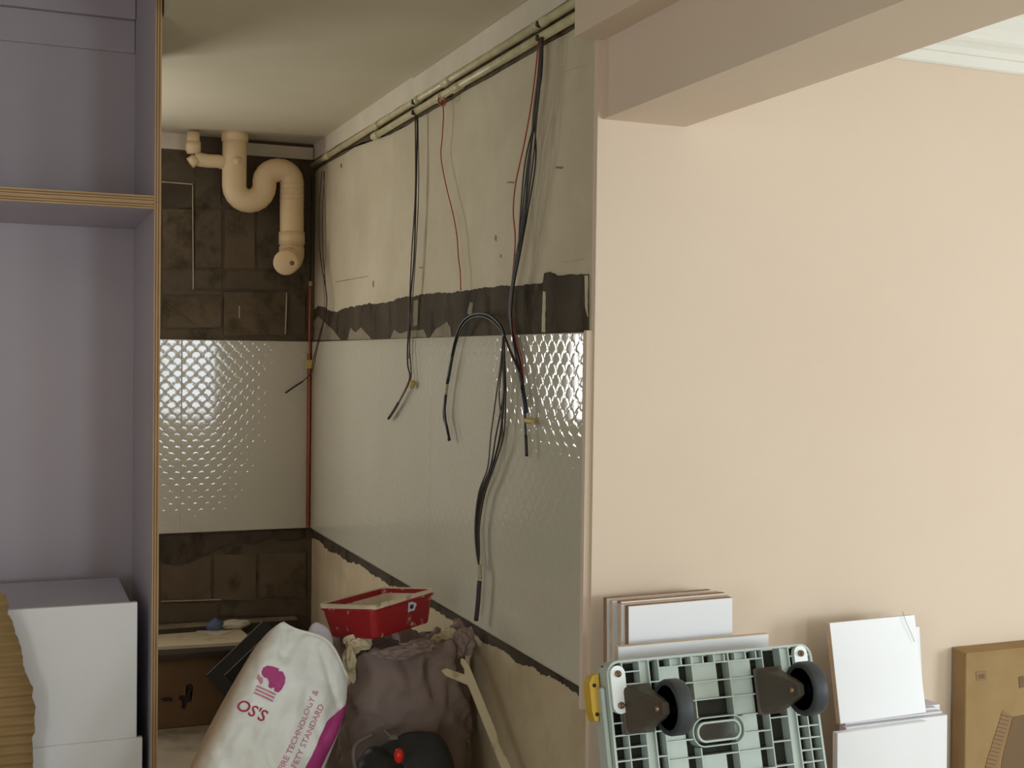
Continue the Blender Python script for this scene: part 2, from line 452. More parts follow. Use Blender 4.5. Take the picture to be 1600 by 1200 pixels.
def ragged_strip(name, top, bot, X, th, m, parent, step=2.2, amp=2.4, seed=1, jag_bot=False):
    """strip between two pixel polylines (given by x) on the plane X, with one ragged edge"""
    rs = np.random.RandomState(seed)
    tx, ty = zip(*top); bx_, by = zip(*bot)
    xs_ = np.arange(max(tx[0], bx_[0]), min(tx[-1], bx_[-1])+0.01, step)
    n_ = len(xs_); w1 = rs.uniform(-1, 1, n_); w2 = np.convolve(rs.uniform(-1, 1, n_+8), np.ones(9)/3.0, 'valid')
    j_ = amp*(0.55*w1+0.7*w2)
    T = np.interp(xs_, tx, ty)+(0 if jag_bot else 1)*j_; B_ = np.interp(xs_, bx_, by)+(1 if jag_bot else 0)*j_
    B_ = np.maximum(B_, T+0.8)
    v, f = [], []
    for x, a, b in zip(xs_, T, B_):
        p, q = onX(x, a, X), onX(x, b, X); o_ = np.array([th, 0, 0])
        v += [p, q, p+o_, q+o_]
    for i in range(n_-1):
        a = 4*i; b = a+4
        f += [(a, a+1, b+1, b), (a, b, b+2, a+2), (a+1, a+3, b+3, b+1)]
    f += [(0, 2, 3, 1), (4*n_-4, 4*n_-3, 4*n_-1, 4*n_-2)]
    return obj(name, new_mesh(name, v, f), m, parent)
# ragged dark cement above and below the tile band on the right wall
XC = XW-0.004
ragged_strip('cement_band', [(488, 487), (497, 477), (512, 485), (527, 487), (548, 480), (575, 474), (602, 474), (640, 463), (690, 458), (745, 451), (800, 446),
              (843, 442), (848, 441), (849.5, 427), (858, 425), (868, 431), (890, 429), (918, 430)], [(488, 533.5), (700, 527.5), (918, 519.5)], XC, 0.004, 'cement3', wall_right, 2.0, 2.0, 5)
for k, pl in enumerate([[(490, 531), (490, 503), (497, 494), (508, 505), (520, 515), (532, 531)], [(543, 531), (548, 512), (556, 520), (563, 511), (572, 520), (580, 530)],
                        [(610, 529), (616, 515), (625, 521), (640, 517), (662, 515), (667, 527)], [(672, 527), (680, 515), (698, 503), (704, 512), (705, 526)],
                        [(645, 510), (646, 470), (653, 468), (652, 508)], [(730, 490), (734, 472), (739, 474), (737, 492)], [(846, 519), (848, 455), (852, 456), (852, 519)],
                        [(913, 430), (918, 430), (918, 495), (914, 480)]]):
    prism('cement_smear', [onX(x, y, XC-0.0015) for x, y in jag(pl+[pl[0]], 4, 0.7, 20+k)[:-1]], (0.0015, 0, 0), 'greycem' if k < 6 else 'plaster', wall_right)
ragged_strip('cement_band', [(485, 826.5), (700, 953), (909, 1077)], [(485, 842), (497, 846), (512, 858), (540, 876), (560, 882), (575, 893), (600, 909), (630, 925), (660, 942), (690, 957), (712, 973), (735, 985),
              (757, 1002), (780, 1012), (800, 1028), (815, 1039), (835, 1042), (845, 1054), (862, 1058), (880, 1068), (893, 1080), (909, 1090)], XC, 0.004, 'cement3', wall_right, 2.0, 3.2, 9, True)
# dirtier plaster below the tiles
prism('plaster_skirt', [(XW-0.002, YP+0.021, 0.0), (XW-0.002, YB, 0.0), (XW-0.002, YB, ZT0-0.02), (XW-0.002, YP+0.021, ZT0-0.02)], (0.002, 0, 0), 'plaster_low', wall_right)
# small fixing holes and scrapes
for k, (x, y, a, b) in enumerate([(797, 285, 7, 1.5), (873, 262, 7, 1.8), (774, 372, 1.6, 5), (782, 400, 1.2, 3), (533, 259, 1.2, 4), (760, 1078, 2, 3), (583, 444, 1, 6), (657, 418, 3, 1)]):
    prism('fixing_hole', [onX(x+p, y+q, XW-0.001) for p, q in ((-a, b*.4), (-a*.4, -b), (a, -b*.7), (a*.7, b))], (0.001, 0, 0), 'fixing', wall_right)
for x0, y0, x1, y1 in ((525, 440, 575, 431), (880, 112, 922, 98), (880, 409, 915, 404)):
    prism('scratch', [onX(x0, y0, XW-0.0004), onX(x1, y1, XW-0.0004), onX(x1, y1+1.1, XW-0.0004), onX(x0, y0+1.2, XW-0.0004)], (0.0004, 0, 0), 'greycem' if x0 < 870 else 'grout', wall_right)

# mortar beds left by removed tiles on the back wall, with pale grout lines
def pad(x0, y0, x1, y1, m, th):
    pl = jag([(x0, y0), (x1, y0+(x1-x0)*0.012), (x1, y1), (x0, y1), (x0, y0)], 12, 0.7, int(x0+y0))[:-1]
    prism('mortar_bed', [onY(x, y, YB-th) for x, y in pl], (0, th, 0), m, wall_back)
for a in ((254, 287, 300, 324, 'cement3', 0.006), (254, 327, 300, 419, 'cement2', 0.004), (305, 327, 346, 418, 'cement', 0.007), (351, 327, 398, 420, 'cement2', 0.005),
          (402, 330, 476, 420, 'cement', 0.006), (254, 423, 346, 460, 'cement', 0.004), (254, 464, 346, 512, 'cement2', 0.006), (350, 456, 447, 524, 'cement2', 0.008),
          (351, 424, 470, 452, 'cement', 0.004), (455, 458, 477, 524, 'cement', 0.005), (305, 240, 345, 322, 'cement', 0.004), (351, 262, 476, 324, 'cement', 0.003),
          (200, 842, 246, 900, 'cement', 0.004), (252, 868, 330, 938, 'cement2', 0.005), (335, 866, 400, 938, 'cement2', 0.004), (405, 864, 478, 934, 'cement2', 0.005),
          (252, 942, 340, 972, 'cement', 0.004), (345, 942, 478, 962, 'cement', 0.006)):
    pad(*a)
for x0, y0, x1, y1, wd in ((253, 284, 302, 288, 1.8), (301, 286, 302, 452, 1.5), (302, 451, 346, 452, 1), (350, 453, 449, 457, 1.2), (448, 457, 446, 522, 2.0), (374, 478, 374, 497, 1.6), (256, 470, 312, 512, 1.2), (252, 940, 345, 937, 1.2)):
    dx, dy = (0, wd) if abs(x1-x0) > abs(y1-y0) else (wd, 0)
    prism('grout_line', [onY(x0-dx/2, y0-dy/2, YB-0.010), onY(x1-dx/2, y1-dy/2, YB-0.010), onY(x1+dx/2, y1+dy/2, YB-0.010), onY(x0+dx/2, y0+dy/2, YB-0.010)], (0, 0.010, 0),
          'cement2' if (y0 == 470 or y0 == 451 or y0 == 453) else 'grout', wall_back)
pl = jag([(247, 838), (475, 827), (478, 838), (440, 846), (420, 838), (400, 850), (365, 847), (340, 856), (300, 878), (270, 884), (248, 876)], 6, 1.5, 12)
prism('cement_band', [onY(x, y, YB-0.009) for x, y in pl], (0, 0.009, 0), 'cement3', wall_back)
box('rust_stain', XT-0.018, XT-0.0035, YT-0.004, YT-0.002, ZT0, 1.66, 'rust', wall_back)
# shallow ledge of a removed worktop on the back wall
box('ledge', XL, 1.14, YB-0.05, YB, 0.46, 0.515, 'dark_board', wall_back)
box('ledge_top', XL, 1.14, YB-0.052, YB, 0.515, 0.523, 'greycem', wall_back)
# low cement plinth on the kitchen floor
plinth = struct(box('trim_4', -0.6, 1.0, 4.35, YB, 0.0, 0.185, 'floor'))

# ---------------------------------------------------------------- drain pipe with trap under the ceiling
YA = 5.11
def py(pts, Y=YA): return [onY(x, y, Y) for x, y in pts]
pr = 19.0/FPX*4.97
trap = thing('drain_trap', 'thick cream plastic drain pipe with S-shaped trap hanging below the kitchen ceiling', 'pipe', tuple(onY(366, 207, YA)))
T0 = np.array(trap.location)
def loc(pts, o=T0): return [np.array(p)-o for p in pts]
path = [(367, 200), (366.5, 240), (366, 270), (366, 290)]
for k in range(1, 10):
    a = math.pi*k/10; path.append((389.5-23.5*math.cos(a), 290+24*math.sin(a)))
path += [(413, 290), (413, 284)]
for k in range(1, 10):
    a = math.pi*k/10; path.append((434.5-21.5*math.cos(a), 284-18*math.sin(a)))
path += [(456, 284), (456, 300), (456, 350), (456, 388)]
p3 = loc(py(path)); p3[0][2] = ZC-T0[2]
# the upper bend's pipe top shows at y = 247, so its axis climbs to about 266
tube('trap_pipe', p3, pr, 'pvc', trap, 24)
tube('socket', loc(py([(367, 203), (367, 221)])), pr*1.10, 'pvc', trap, 24)
tube('collar', loc(py([(456, 363), (456, 382)])), pr*1.09, 'pvc', trap, 24)
for y in (288, 296, 304, 312):
    tube('ring', loc(py([(456, y), (456, y+1.6)])), pr*1.03, 'pvc', trap, 24)
e0 = onY(456, 386, YA); e1 = onY(454, 402, YA); 
el = [e0, onY(455.5, 398, YA), onY(453, 405, YA-0.02), onY(450, 408, YA-0.05), onY(447, 410, YA-0.085)]
tube('elbow', loc(el), [pr*1.05, pr*1.07, pr*1.07, pr*1.05, pr*1.02], 'pvc', trap, 24)
cap = tube('end_cap', loc([onY(447, 410, YA-0.08), onY(446.5, 410.5, YA-0.094), onY(446.3, 410.6, YA-0.10)]), [pr*1.06, pr*1.04, pr*0.85], 'pvc', trap, 24)
tube('cap_hole', loc([onY(456, 411, YA-0.095), onY(456, 411, YA-0.108)]), 0.010, 'pvc_dark', trap, 12)  # dark brown disc standing in for the opening of the cap
bs = onY(368, 254, YA)
tube('boss', loc([bs-np.array([0, pr*0.9, 0]), bs-np.array([0, pr+0.006, 0])]), 0.018, 'pvc', trap, 20)
# thin branch
br = 10.5/FPX*4.97
tube('branch_pipe', loc([onY(302, 207, YA)]+py([(302, 222), (302, 240)])), [br*0.95]*3, 'pvc', trap, 18)
tube('branch_socket', loc(py([(302, 222), (302, 237)])), br*1.1, 'pvc', trap, 18)
tube('branch_arm', loc(py([(303, 246), (312, 249.5), (325, 251.5), (340, 252), (356, 256)])), [br*0.95, br*1.05, br, br, br*1.05], 'pvc', trap, 18)
tube('branch_plug', loc(py([(306, 249), (297, 255)], YA-0.01)), br*0.85, 'pvc', trap, 8)
del e1

# ---------------------------------------------------------------- conduits along the top of the right wall
XA = XT-0.006
prism('conduit_dark_strip', [(XW-0.003, y, z) for y, z in [(2.51, 2.492), (YB-0.001, 2.492)]+[(y, 2.452-0.030*min(1, max(0, (4.5-y)/0.4))+rng.uniform(-.003, .003)) for y in np.linspace(YB-0.001, 2.51, 40)]], (0.003, 0, 0), 'cement2', wall_right)  # dark strip along the wall behind the conduits
def conduit(zc, y0, y1, label, couplings, holes):
    t = thing('conduit', label, 'conduit', (XA, y1, zc), group='conduits under the kitchen ceiling')
    tube('conduit_tube', [(0, 0, 0), (0, (y0-y1)*.5, 0.002), (0, y0-y1, 0)], 0.0108, 'pvc_dirty', t, 12)
    for y in couplings: tube('coupling', [(0, y-y1-0.035, 0.001), (0, y-y1+0.035, 0.001)], 0.0130, 'pvc_dirty', t, 12)
    for y in holes: tube('outlet', [(-0.002, y-y1, -0.004), (-0.0145, y-y1, -0.003)], 0.008, 'black', t, 10)
    return t
conduit(2.468, 2.49, YT-0.01, 'upper cream conduit running below the light plaster strip', [onX(x, 100, XA)[1] for x in (843, 700, 652, 590, 512)], [onX(x, 100, XA)[1] for x in (651, 846)])
conduit(2.4345, 2.49, onX(583, 214, XA)[1], 'lower, shorter cream conduit from which the wires hang', [onX(x, 100, XA)[1] for x in (715, 688, 583.0+6)], [onX(x, 100, XA)[1] for x in (651, 846)])

# ---------------------------------------------------------------- hanging wires
def wire_path(px, X, jx=0.0, jy=0.0, n=6):
    out = []
    for x, y in catmull(px, n):
        p = onX(x+jx, y+jy, X)
        out.append(p if p[1] < 5.185 else onY(x+jx, y+jy, 5.185))
    return out
def bundle(name, label, base, wires, tapes=(), cat='wires'):
    """wires: (pixel points, wall distance, radius, material); tapes: (pixel ends, distance, radius, material, part name)"""
    p0 = wire_path(base, 1.185)[0]
    t = thing(name, label, cat, tuple(p0), group='loose wires hanging on the kitchen wall')
    for px, X, rad, m in wires:
        tube('wire', [p-p0 for p in wire_path(px, X)], rad, m, t, 6)
    for px, X, rad, m, nm in tapes:
        tube(nm, [p-p0 for p in wire_path(px, X)], rad, m, t, 8)
    return t
b1 = [(507, 268), (504, 330), (505, 400), (508, 440), (510, 482), (500, 520), (490, 560), (484, 585), (462, 603), (446, 614)]
bundle('wire_bundle', 'thin dark wires near the corner, bent sideways at the end below yellow tape', b1,
       [(b1, 1.188, 0.0022, 'wire_brown'), ([(503, 268), (499, 320), (499, 380), (504, 425), (511, 470), (503, 515), (494, 552), (487, 582), (466, 600), (448, 613)], 1.186, 0.0018, 'wire_black'),
        ([(505, 267), (508, 330), (509, 390), (506, 440), (508, 485)], 1.190, 0.0015, 'wire_grey')],
       [([(473, 596), (459, 605), (446, 614)], 1.186, 0.0042, 'purple_sleeve', 'sleeve')])
yt = onX(481, 567, 1.19)
b2 = [(651, 180), (652, 205), (650, 300), (647, 400), (641, 470), (637, 540), (637, 570), (640, 592), (625, 625), (608, 653)]
bundle('wire_bundle', 'two dark wires hanging in the middle of the wall, tip bent left', b2,
       [(b2, 1.187, 0.0027, 'wire_black'), ([(649, 180), (649, 300), (643, 400), (640, 480), (640, 545), (642, 575), (641, 594), (627, 622), (610, 652)], 1.184, 0.0022, 'wire_brown'),
        ([(653, 180), (654, 300), (648, 420), (642, 500), (639, 560)], 1.19, 0.0018, 'wire_grey')],
       [([(622, 630), (615, 642), (607, 654)], 1.186, 0.0046, 'wire_black', 'sleeve'), ([(645, 597), (643, 604)], 1.186, 0.0095, 'tape', 'tape')])
b3 = [(690, 157), (693, 175), (691, 215), (689, 245), (697, 290), (708, 335), (714, 370), (716, 400), (719, 425), (720, 454)]
bundle('red_wire', 'single thin red wire dangling above the dark cement band', b3,
       [(b3, 1.192, 0.0019, 'wire_red'), ([(685, 152), (686, 161), (692, 166), (696, 160), (694, 153)], 1.182, 0.0026, 'wire_red')], cat='wire')
b4 = [(846, 58), (842, 120), (836, 180), (827, 250), (820, 330), (808, 400), (800, 450), (797, 492), (803, 530), (813, 570), (818, 605), (820, 630)]
W = [(b4, 1.182, 0.0030, 'wire_black')]
for k, (d1, d2, d3, m) in enumerate([(4, 7, 3, 'wire_black'), (2, -5, 1, 'wire_brown'), (-2, 3, -2, 'wire_grey'), (1, 11, 4, 'wire_black'), (3, -1, 2, 'wire_green')]):
    W.append(([(846+d3*.6, 58), (842+d3, 120), (835+d1, 180), (826+d2, 250), (817+d2*.7, 330), (808+d3, 400), (800+d3*.6, 450), (797+d3*.5, 492), (803-d3*.4, 530), (812-d3, 570), (817-d3*.5, 605), (820, 632)], 1.179+0.0025*k, 0.0021, m))
W.append(([(842, 62), (832, 150), (820, 220), (806, 285), (802, 330), (805, 375), (801, 430), (797, 480), (806, 530), (815, 560), (818, 600)], 1.184, 0.0019, 'wire_red'))
W.append(([(820, 640), (821, 670), (823, 712)], 1.182, 0.0032, 'wire_green'))
bundle('wire_bundle', 'thick sheaf of black, brown and red wires nearest the peach wall', b4, W,
       [([(817, 612), (820, 628), (822, 645)], 1.181, 0.0060, 'wire_blue', 'sleeve'), ([(822, 657), (834, 659)], 1.182, 0.0072, 'tape', 'tape'), ([(821.5, 680), (823, 713)], 1.181, 0.0044, 'wire_black', 'tail_sleeve')])
b5 = [(787, 525), (786, 570), (787, 620), (782, 680), (768, 730), (752, 770), (744, 820), (745, 860), (748, 885)]
W = [(b5, 1.176, 0.0026, 'wire_black')]
for k, (a, b, c, d, m) in enumerate([(-4, -9, -12, -4, 'wire_grey'), (2, 3, 2, 2, 'wire_black'), (-2, -4, 6, 4, 'wire_grey'), (3, 6, 8, 6, 'wire_brown'), (0, 2, -4, -2, 'wire_blue')]):
    W.append(([(787+a*.3, 527), (786+a, 570), (784+b, 620), (779+c, 680), (768+c*.5, 730), (752+d, 770), (745+d*.7, 820), (746+d*.5, 860), (748, 886)], 1.172+0.003*k, 0.0021, m))
W.append(([(788, 527), (797, 550), (808, 575), (815, 592), (814, 606), (818, 620)], 1.174, 0.0018, 'wire_black'))
W.append(([(790, 527), (800, 552), (811, 578), (817, 600)], 1.177, 0.0018, 'wire_brown'))
bundle('wire_bundle', 'longest loop of dark wires hanging lowest over the tiles, bound with beige tape', b5, W,
       [([(749, 882), (750, 905)], 1.174, 0.0062, 'beige_tape', 'tape'), ([(749, 908), (747, 940), (744, 969)], 1.174, 0.0068, 'purple_sleeve', 'sleeve')])
b6 = [(790, 530), (782, 508), (765, 493), (745, 490), (726, 500), (714, 522), (706, 555), (698, 600), (695, 640), (698, 668), (702, 688)]
bundle('sleeved_cable', 'short black sleeved cable arching out of the cement band', b6,
       [(b6, 1.180, 0.0036, 'wire_black'), ([(790, 532), (780, 512), (763, 498), (745, 495), (728, 504), (716, 526), (708, 557), (700, 600), (696, 632)], 1.184, 0.0026, 'wire_green')],
       [([(707, 555), (700, 596)], 1.181, 0.0048, 'wire_green', 'sleeve'), ([(699, 600), (697, 616)], 1.181, 0.0046, 'beige_tape', 'tape'), ([(696, 620), (694, 650), (698, 668), (702, 688)], 1.181, 0.0050, 'wire_black', 'tail_sleeve')], cat='cable')
# orange wire down the corner
oc = thing('corner_wire', 'orange wire running straight down the kitchen corner', 'wire', (1.187, 5.205, 0.92))
tube('wire', [(0, 0, 0), (0.001, 0, 0.4), (-0.001, 0, 0.8), (0, 0, 1.04)], 0.0042, 'orange', oc, 8)
tube('dark_wire', [(0, 0, 1.04), (0.003, 0, 1.3), (0.002, 0, 1.5)], 0.003, 'wire_black', oc, 8)
tube('joint', [(0.002, -0.002, 1.03), (0.002, -0.002, 1.05)], 0.008, 'grout', oc, 8)
bm = bmesh.new(); add_box(bm, -0.018, 0.016, -0.006, 0.002, 0.675, 0.712, 0.002); obj('tape', from_bm('tape', bm), 'tape', oc)

# ---------------------------------------------------------------- plywood cabinets on the left
YC, XI, XO = 3.4, 0.352, 0.369
PT = XO-XI
XLc = -1.86
ZJ = 2.055
def unit(name, label, z0, z1):
    t = thing(name, label, 'cabinet', (XI, YC, z0), group='plywood cabinets')
    h = z1-z0; wl = XLc-XI; dp = 0.60
    def pan(nm, *b): return box(nm, *b, 'lav', t)
    s = pan('side_panel', 0, PT, 0.004, dp, 0, h)
    box('plywood_edge', 0, PT, 0, 0.004, 0, h, 'plyX', s)
    s = pan('side_panel', wl-PT, wl, 0.004, dp, 0, h); box('plywood_edge', wl-PT, wl, 0, 0.004, 0, h, 'plyX', s)
    pan('back_panel', wl, 0, dp-0.009, dp, 0, h)
    s = pan('bottom_panel', wl, -0.0008, 0.004, dp-0.009, 0, PT); box('plywood_edge', wl, -0.0008, 0, 0.004, 0, PT, 'plyZ', s)
    s = pan('top_panel', wl, -0.0008, 0.004, dp-0.009, h-PT, h); box('plywood_edge', wl, -0.0008, 0, 0.004, h-PT, h, 'plyZ', s)
    return t
up = unit('loft_cabinet', 'open lavender plywood cabinet stacked above the tall one', ZJ+0.0005, 2.88)
lo = unit('wardrobe', 'tall open lavender plywood wardrobe holding white drawer boxes', 0.0, ZJ)
# raised bands across the back of the upper unit
zr = onY(100, 76, YC+0.585)[2]-ZJ
box('back_band', XLc-XI, -0.002, 0.581, 0.591, zr+0.006, zr+0.105, 'lav', up)
box('back_band', XLc-XI, -0.002, 0.561, 0.591, zr+0.106, zr+0.20, 'lav', up)

# white drawer boxes standing in the wardrobe
def drawer(label, z0, z1, xr, yf, depth):
    t = thing('drawer_box', label, 'drawer', (xr, yf, z0), group='white drawer boxes')
    wl = -0.62; h = z1-z0
    bm = bmesh.new(); add_box(bm, wl, 0, 0, 0.018, 0, h, 0.0015); obj('front_panel', from_bm('front_panel', bm), 'white', t)
    bm = bmesh.new(); add_box(bm, wl+0.014, -0.014, 0.018, depth, 0.0, h-0.010, 0.001); obj('carcass', from_bm('carcass', bm), 'whitegrey', t)
    return t
zt = onY(214, 941, 3.44)[2]; zb = onY(217, 1152, 3.44)[2]
drawer('lower white drawer box, wider, at the very bottom edge of the wardrobe', PT+0.0005, zb-0.0005, onY(222.5, 1170, 3.44)[0], 3.44, 0.44)
drawer('upper white drawer box with grey-white top inside the wardrobe', zb, zt, onY(214.5, 1000, 3.44)[0], 3.44, 0.46)

# torn corrugated cardboard leaning at the far left
def cardboard():
    Y0 = 3.374
    edge = jag([(0, 924), (8, 930), (14, 948), (12, 960), (20, 972), (24, 990), (32, 1008), (36, 1028), (36, 1040), (44, 1060), (52, 1075), (50, 1090), (56, 1105), (53, 1122), (55, 1145), (50, 1155), (52, 1189), (51, 1240), (56, 1330), (52, 1480)], 4, 1.6, 31)
    pts = [onY(x, y, Y0) for x, y in edge]
    zz = np.array([p[2] for p in pts]); xx = np.array([p[0] for p in pts])
    order = np.argsort(zz); zz = zz[order]; xx = xx[order]
    zs = np.arange(0.0, zz[-1]+0.004, 0.004); nx = 10
    v, f = [], []
    xl = -0.62
    for side in (0, 1):
        for i, z in enumerate(zs):
            xr = float(np.interp(z, zz, xx))
            if z > zz[-1]-0.0041: xr = xr
            for k in range(nx):
                x = xl+(xr-xl)*k/(nx-1)
                wv = 0.0045*math.sin(z*2*math.pi/0.026+0.5*math.sin(z*9))+0.006*math.sin(z*14+x*5)
                v.append((x, Y0+wv+side*0.006, z))
    ns = len(zs)
    for s in (0, 1):
        for i in range(ns-1):
            for k in range(nx-1):
                a = s*ns*nx+i*nx+k; q = (a, a+1, a+nx+1, a+nx)
                f.append(q if s == 0 else q[::-1])
    o2 = ns*nx
    for i in range(ns-1):
        a = i*nx+nx-1; f.append((a, a+o2, a+nx+o2, a+nx)); a = i*nx; f.append((a, a+nx, a+nx+o2, a+o2))
    for k in range(nx-1):
        a = k; f.append((a, a+o2, a+1+o2, a+1)); a = (ns-1)*nx+k; f.append((a, a+1, a+1+o2, a+o2))
    return new_mesh('cardboard_sheet', v, f, True)
cb = obj('cardboard_sheet', cardboard(), 'card')
tag(cb, 'torn corrugated cardboard sheet standing before the white drawer boxes', 'cardboard')

# ---------------------------------------------------------------- things at the back of the kitchen
bx = thing('carton', 'dark brown printed carton on the plinth against the back wall', 'box', (0.36, 4.90, 0.185))
bm = bmesh.new(); add_box(bm, -0.30, 0.60, 0, 0.27, 0, 0.275, 0.004); obj('carton_body', from_bm('carton_body', bm), 'box_dark', bx)
def front_print(pl, nm='print'):
    prism(nm, [onY(x, y, 4.8988)-np.array([0.36, 4.90, 0.185]) for x, y in pl], (0, 0.0012, 0), 'black_ink', bx)
front_print([(291, 1070), (299, 1068), (302, 1074), (297, 1084), (299, 1096), (292, 1098), (289, 1108), (283, 1106), (286, 1096), (279, 1092), (281, 1086), (290, 1087), (294, 1078)])
front_print([(250, 1092), (262, 1089), (270, 1091), (269, 1096), (256, 1096)])
gs = tag(box('grey_slab', -0.12, 1.0, 4.88, 5.186, 0.46, 0.481, 'dark_board'), 'dark grey slab lying on the brown carton', 'slab')
cbz = 0.481
crb = prism('cream_board', [onZ(x, y, cbz) for x, y in ((120, 992), (240, 987), (365, 978), (398, 1007), (240, 1016), (120, 1022))], (0, 0, 0.013), 'cream_board')
tag(crb, 'cream board lying on the grey slab under the blue scrap', 'board')
# scraps on the board
sc = thing('plastic_scrap', 'crumpled white wrapper with a blue end on the cream board', 'wrapper', tuple(onZ(350, 985, cbz+0.013)))
s0 = np.array(sc.location)
def lump(name, m, parent, c, r, seed, sub=3, amp=0.3, freq=2.0):
    bm = bmesh.new(); bmesh.ops.create_icosphere(bm, subdivisions=sub, radius=1.0)
    for v_ in bm.verts:
        d = v_.co.copy(); q = 1+amp*mnoise.noise(d*freq+Vector((seed*3.1, seed*1.7, seed)))
        v_.co = Vector((c[0]+d.x*r[0]*q, c[1]+d.y*r[1]*q, max(c[2]+d.z*r[2]*q, 0.0)))
    return obj(name, from_bm(name, bm, True), m, parent)
lump('wrapper', 'paper', sc, (0.045, 0.02, 0.018), (0.075, 0.035, 0.02), 2)
lump('blue_end', 'blue_dust', sc, (-0.035, 0.01, 0.022), (0.034, 0.03, 0.028), 4)
ps = prism('paper_sheet', [onZ(x, y, cbz+0.0135) for x, y in ((292, 983), (330, 976), (352, 987), (372, 984), (345, 993), (322, 991))], (0, 0, 0.003), 'paper')
tag(ps, 'flat torn paper lying left of the blue wrapper', 'paper')
# black square panel leaning diagonally against the carton
def diamond():
    t = thing('black_board', 'black square glass panel tipped on one corner before the carton', 'board', (0.90, 4.76, 0.185), (R(-14), R(-42), 0))
    s = 0.30
    fr = bmesh.new(); add_box(fr, 0, s, -0.008, 0.008, 0, s, 0.002); obj('frame', from_bm('frame', fr), 'black', t)
    fr = bmesh.new(); add_box(fr, 0.05, s-0.05, -0.0095, -0.0075, 0.05, s-0.05, 0.0005); obj('glass', from_bm('glass', fr), 'black_glass', t)
    return t
diamond()

# ---------------------------------------------------------------- sacks and rubbish in the corner
def bag(name, label, x0, x1, y0, y1, z0, z1, seed, m='cement_bag', cat='bag', group=None):
    bm = bmesh.new(); bmesh.ops.create_cube(bm, size=2.0)
    bmesh.ops.subdivide_edges(bm, edges=bm.edges[:], cuts=9, use_grid_fill=True)
    for v_ in bm.verts:
        c = v_.co.copy(); n_ = c.normalized(); s_ = (abs(c.x)**6+abs(c.y)**6+abs(c.z)**4)**(1/6.0)
        c = c/max(s_, 1e-6)
        q = 1+0.04*mnoise.noise(n_*3+Vector((seed, 0, seed)))
        v_.co = Vector(((x0+x1)/2+c.x*(x1-x0)/2*q, (y0+y1)/2+c.y*(y1-y0)/2*q, (z0+z1)/2+c.z*(z1-z0)/2))
    o = obj(name, from_bm(name, bm, True), m)
    return tag(o, label, cat, group)
ZS = 0.365
for k in range(3):
    bag('cement_bag', ['bottom cement bag of the low stack, lying on the floor under the sacks', 'middle cement bag of the low stack under the sacks', 'topmost cement bag of the low stack, carrying the sacks'][k],
        0.50, 1.17, 2.88+0.02*k, 3.55-0.02*k, 0.1216*k, 0.1216*(k+1), 11+k, group='cement bags under the sacks')

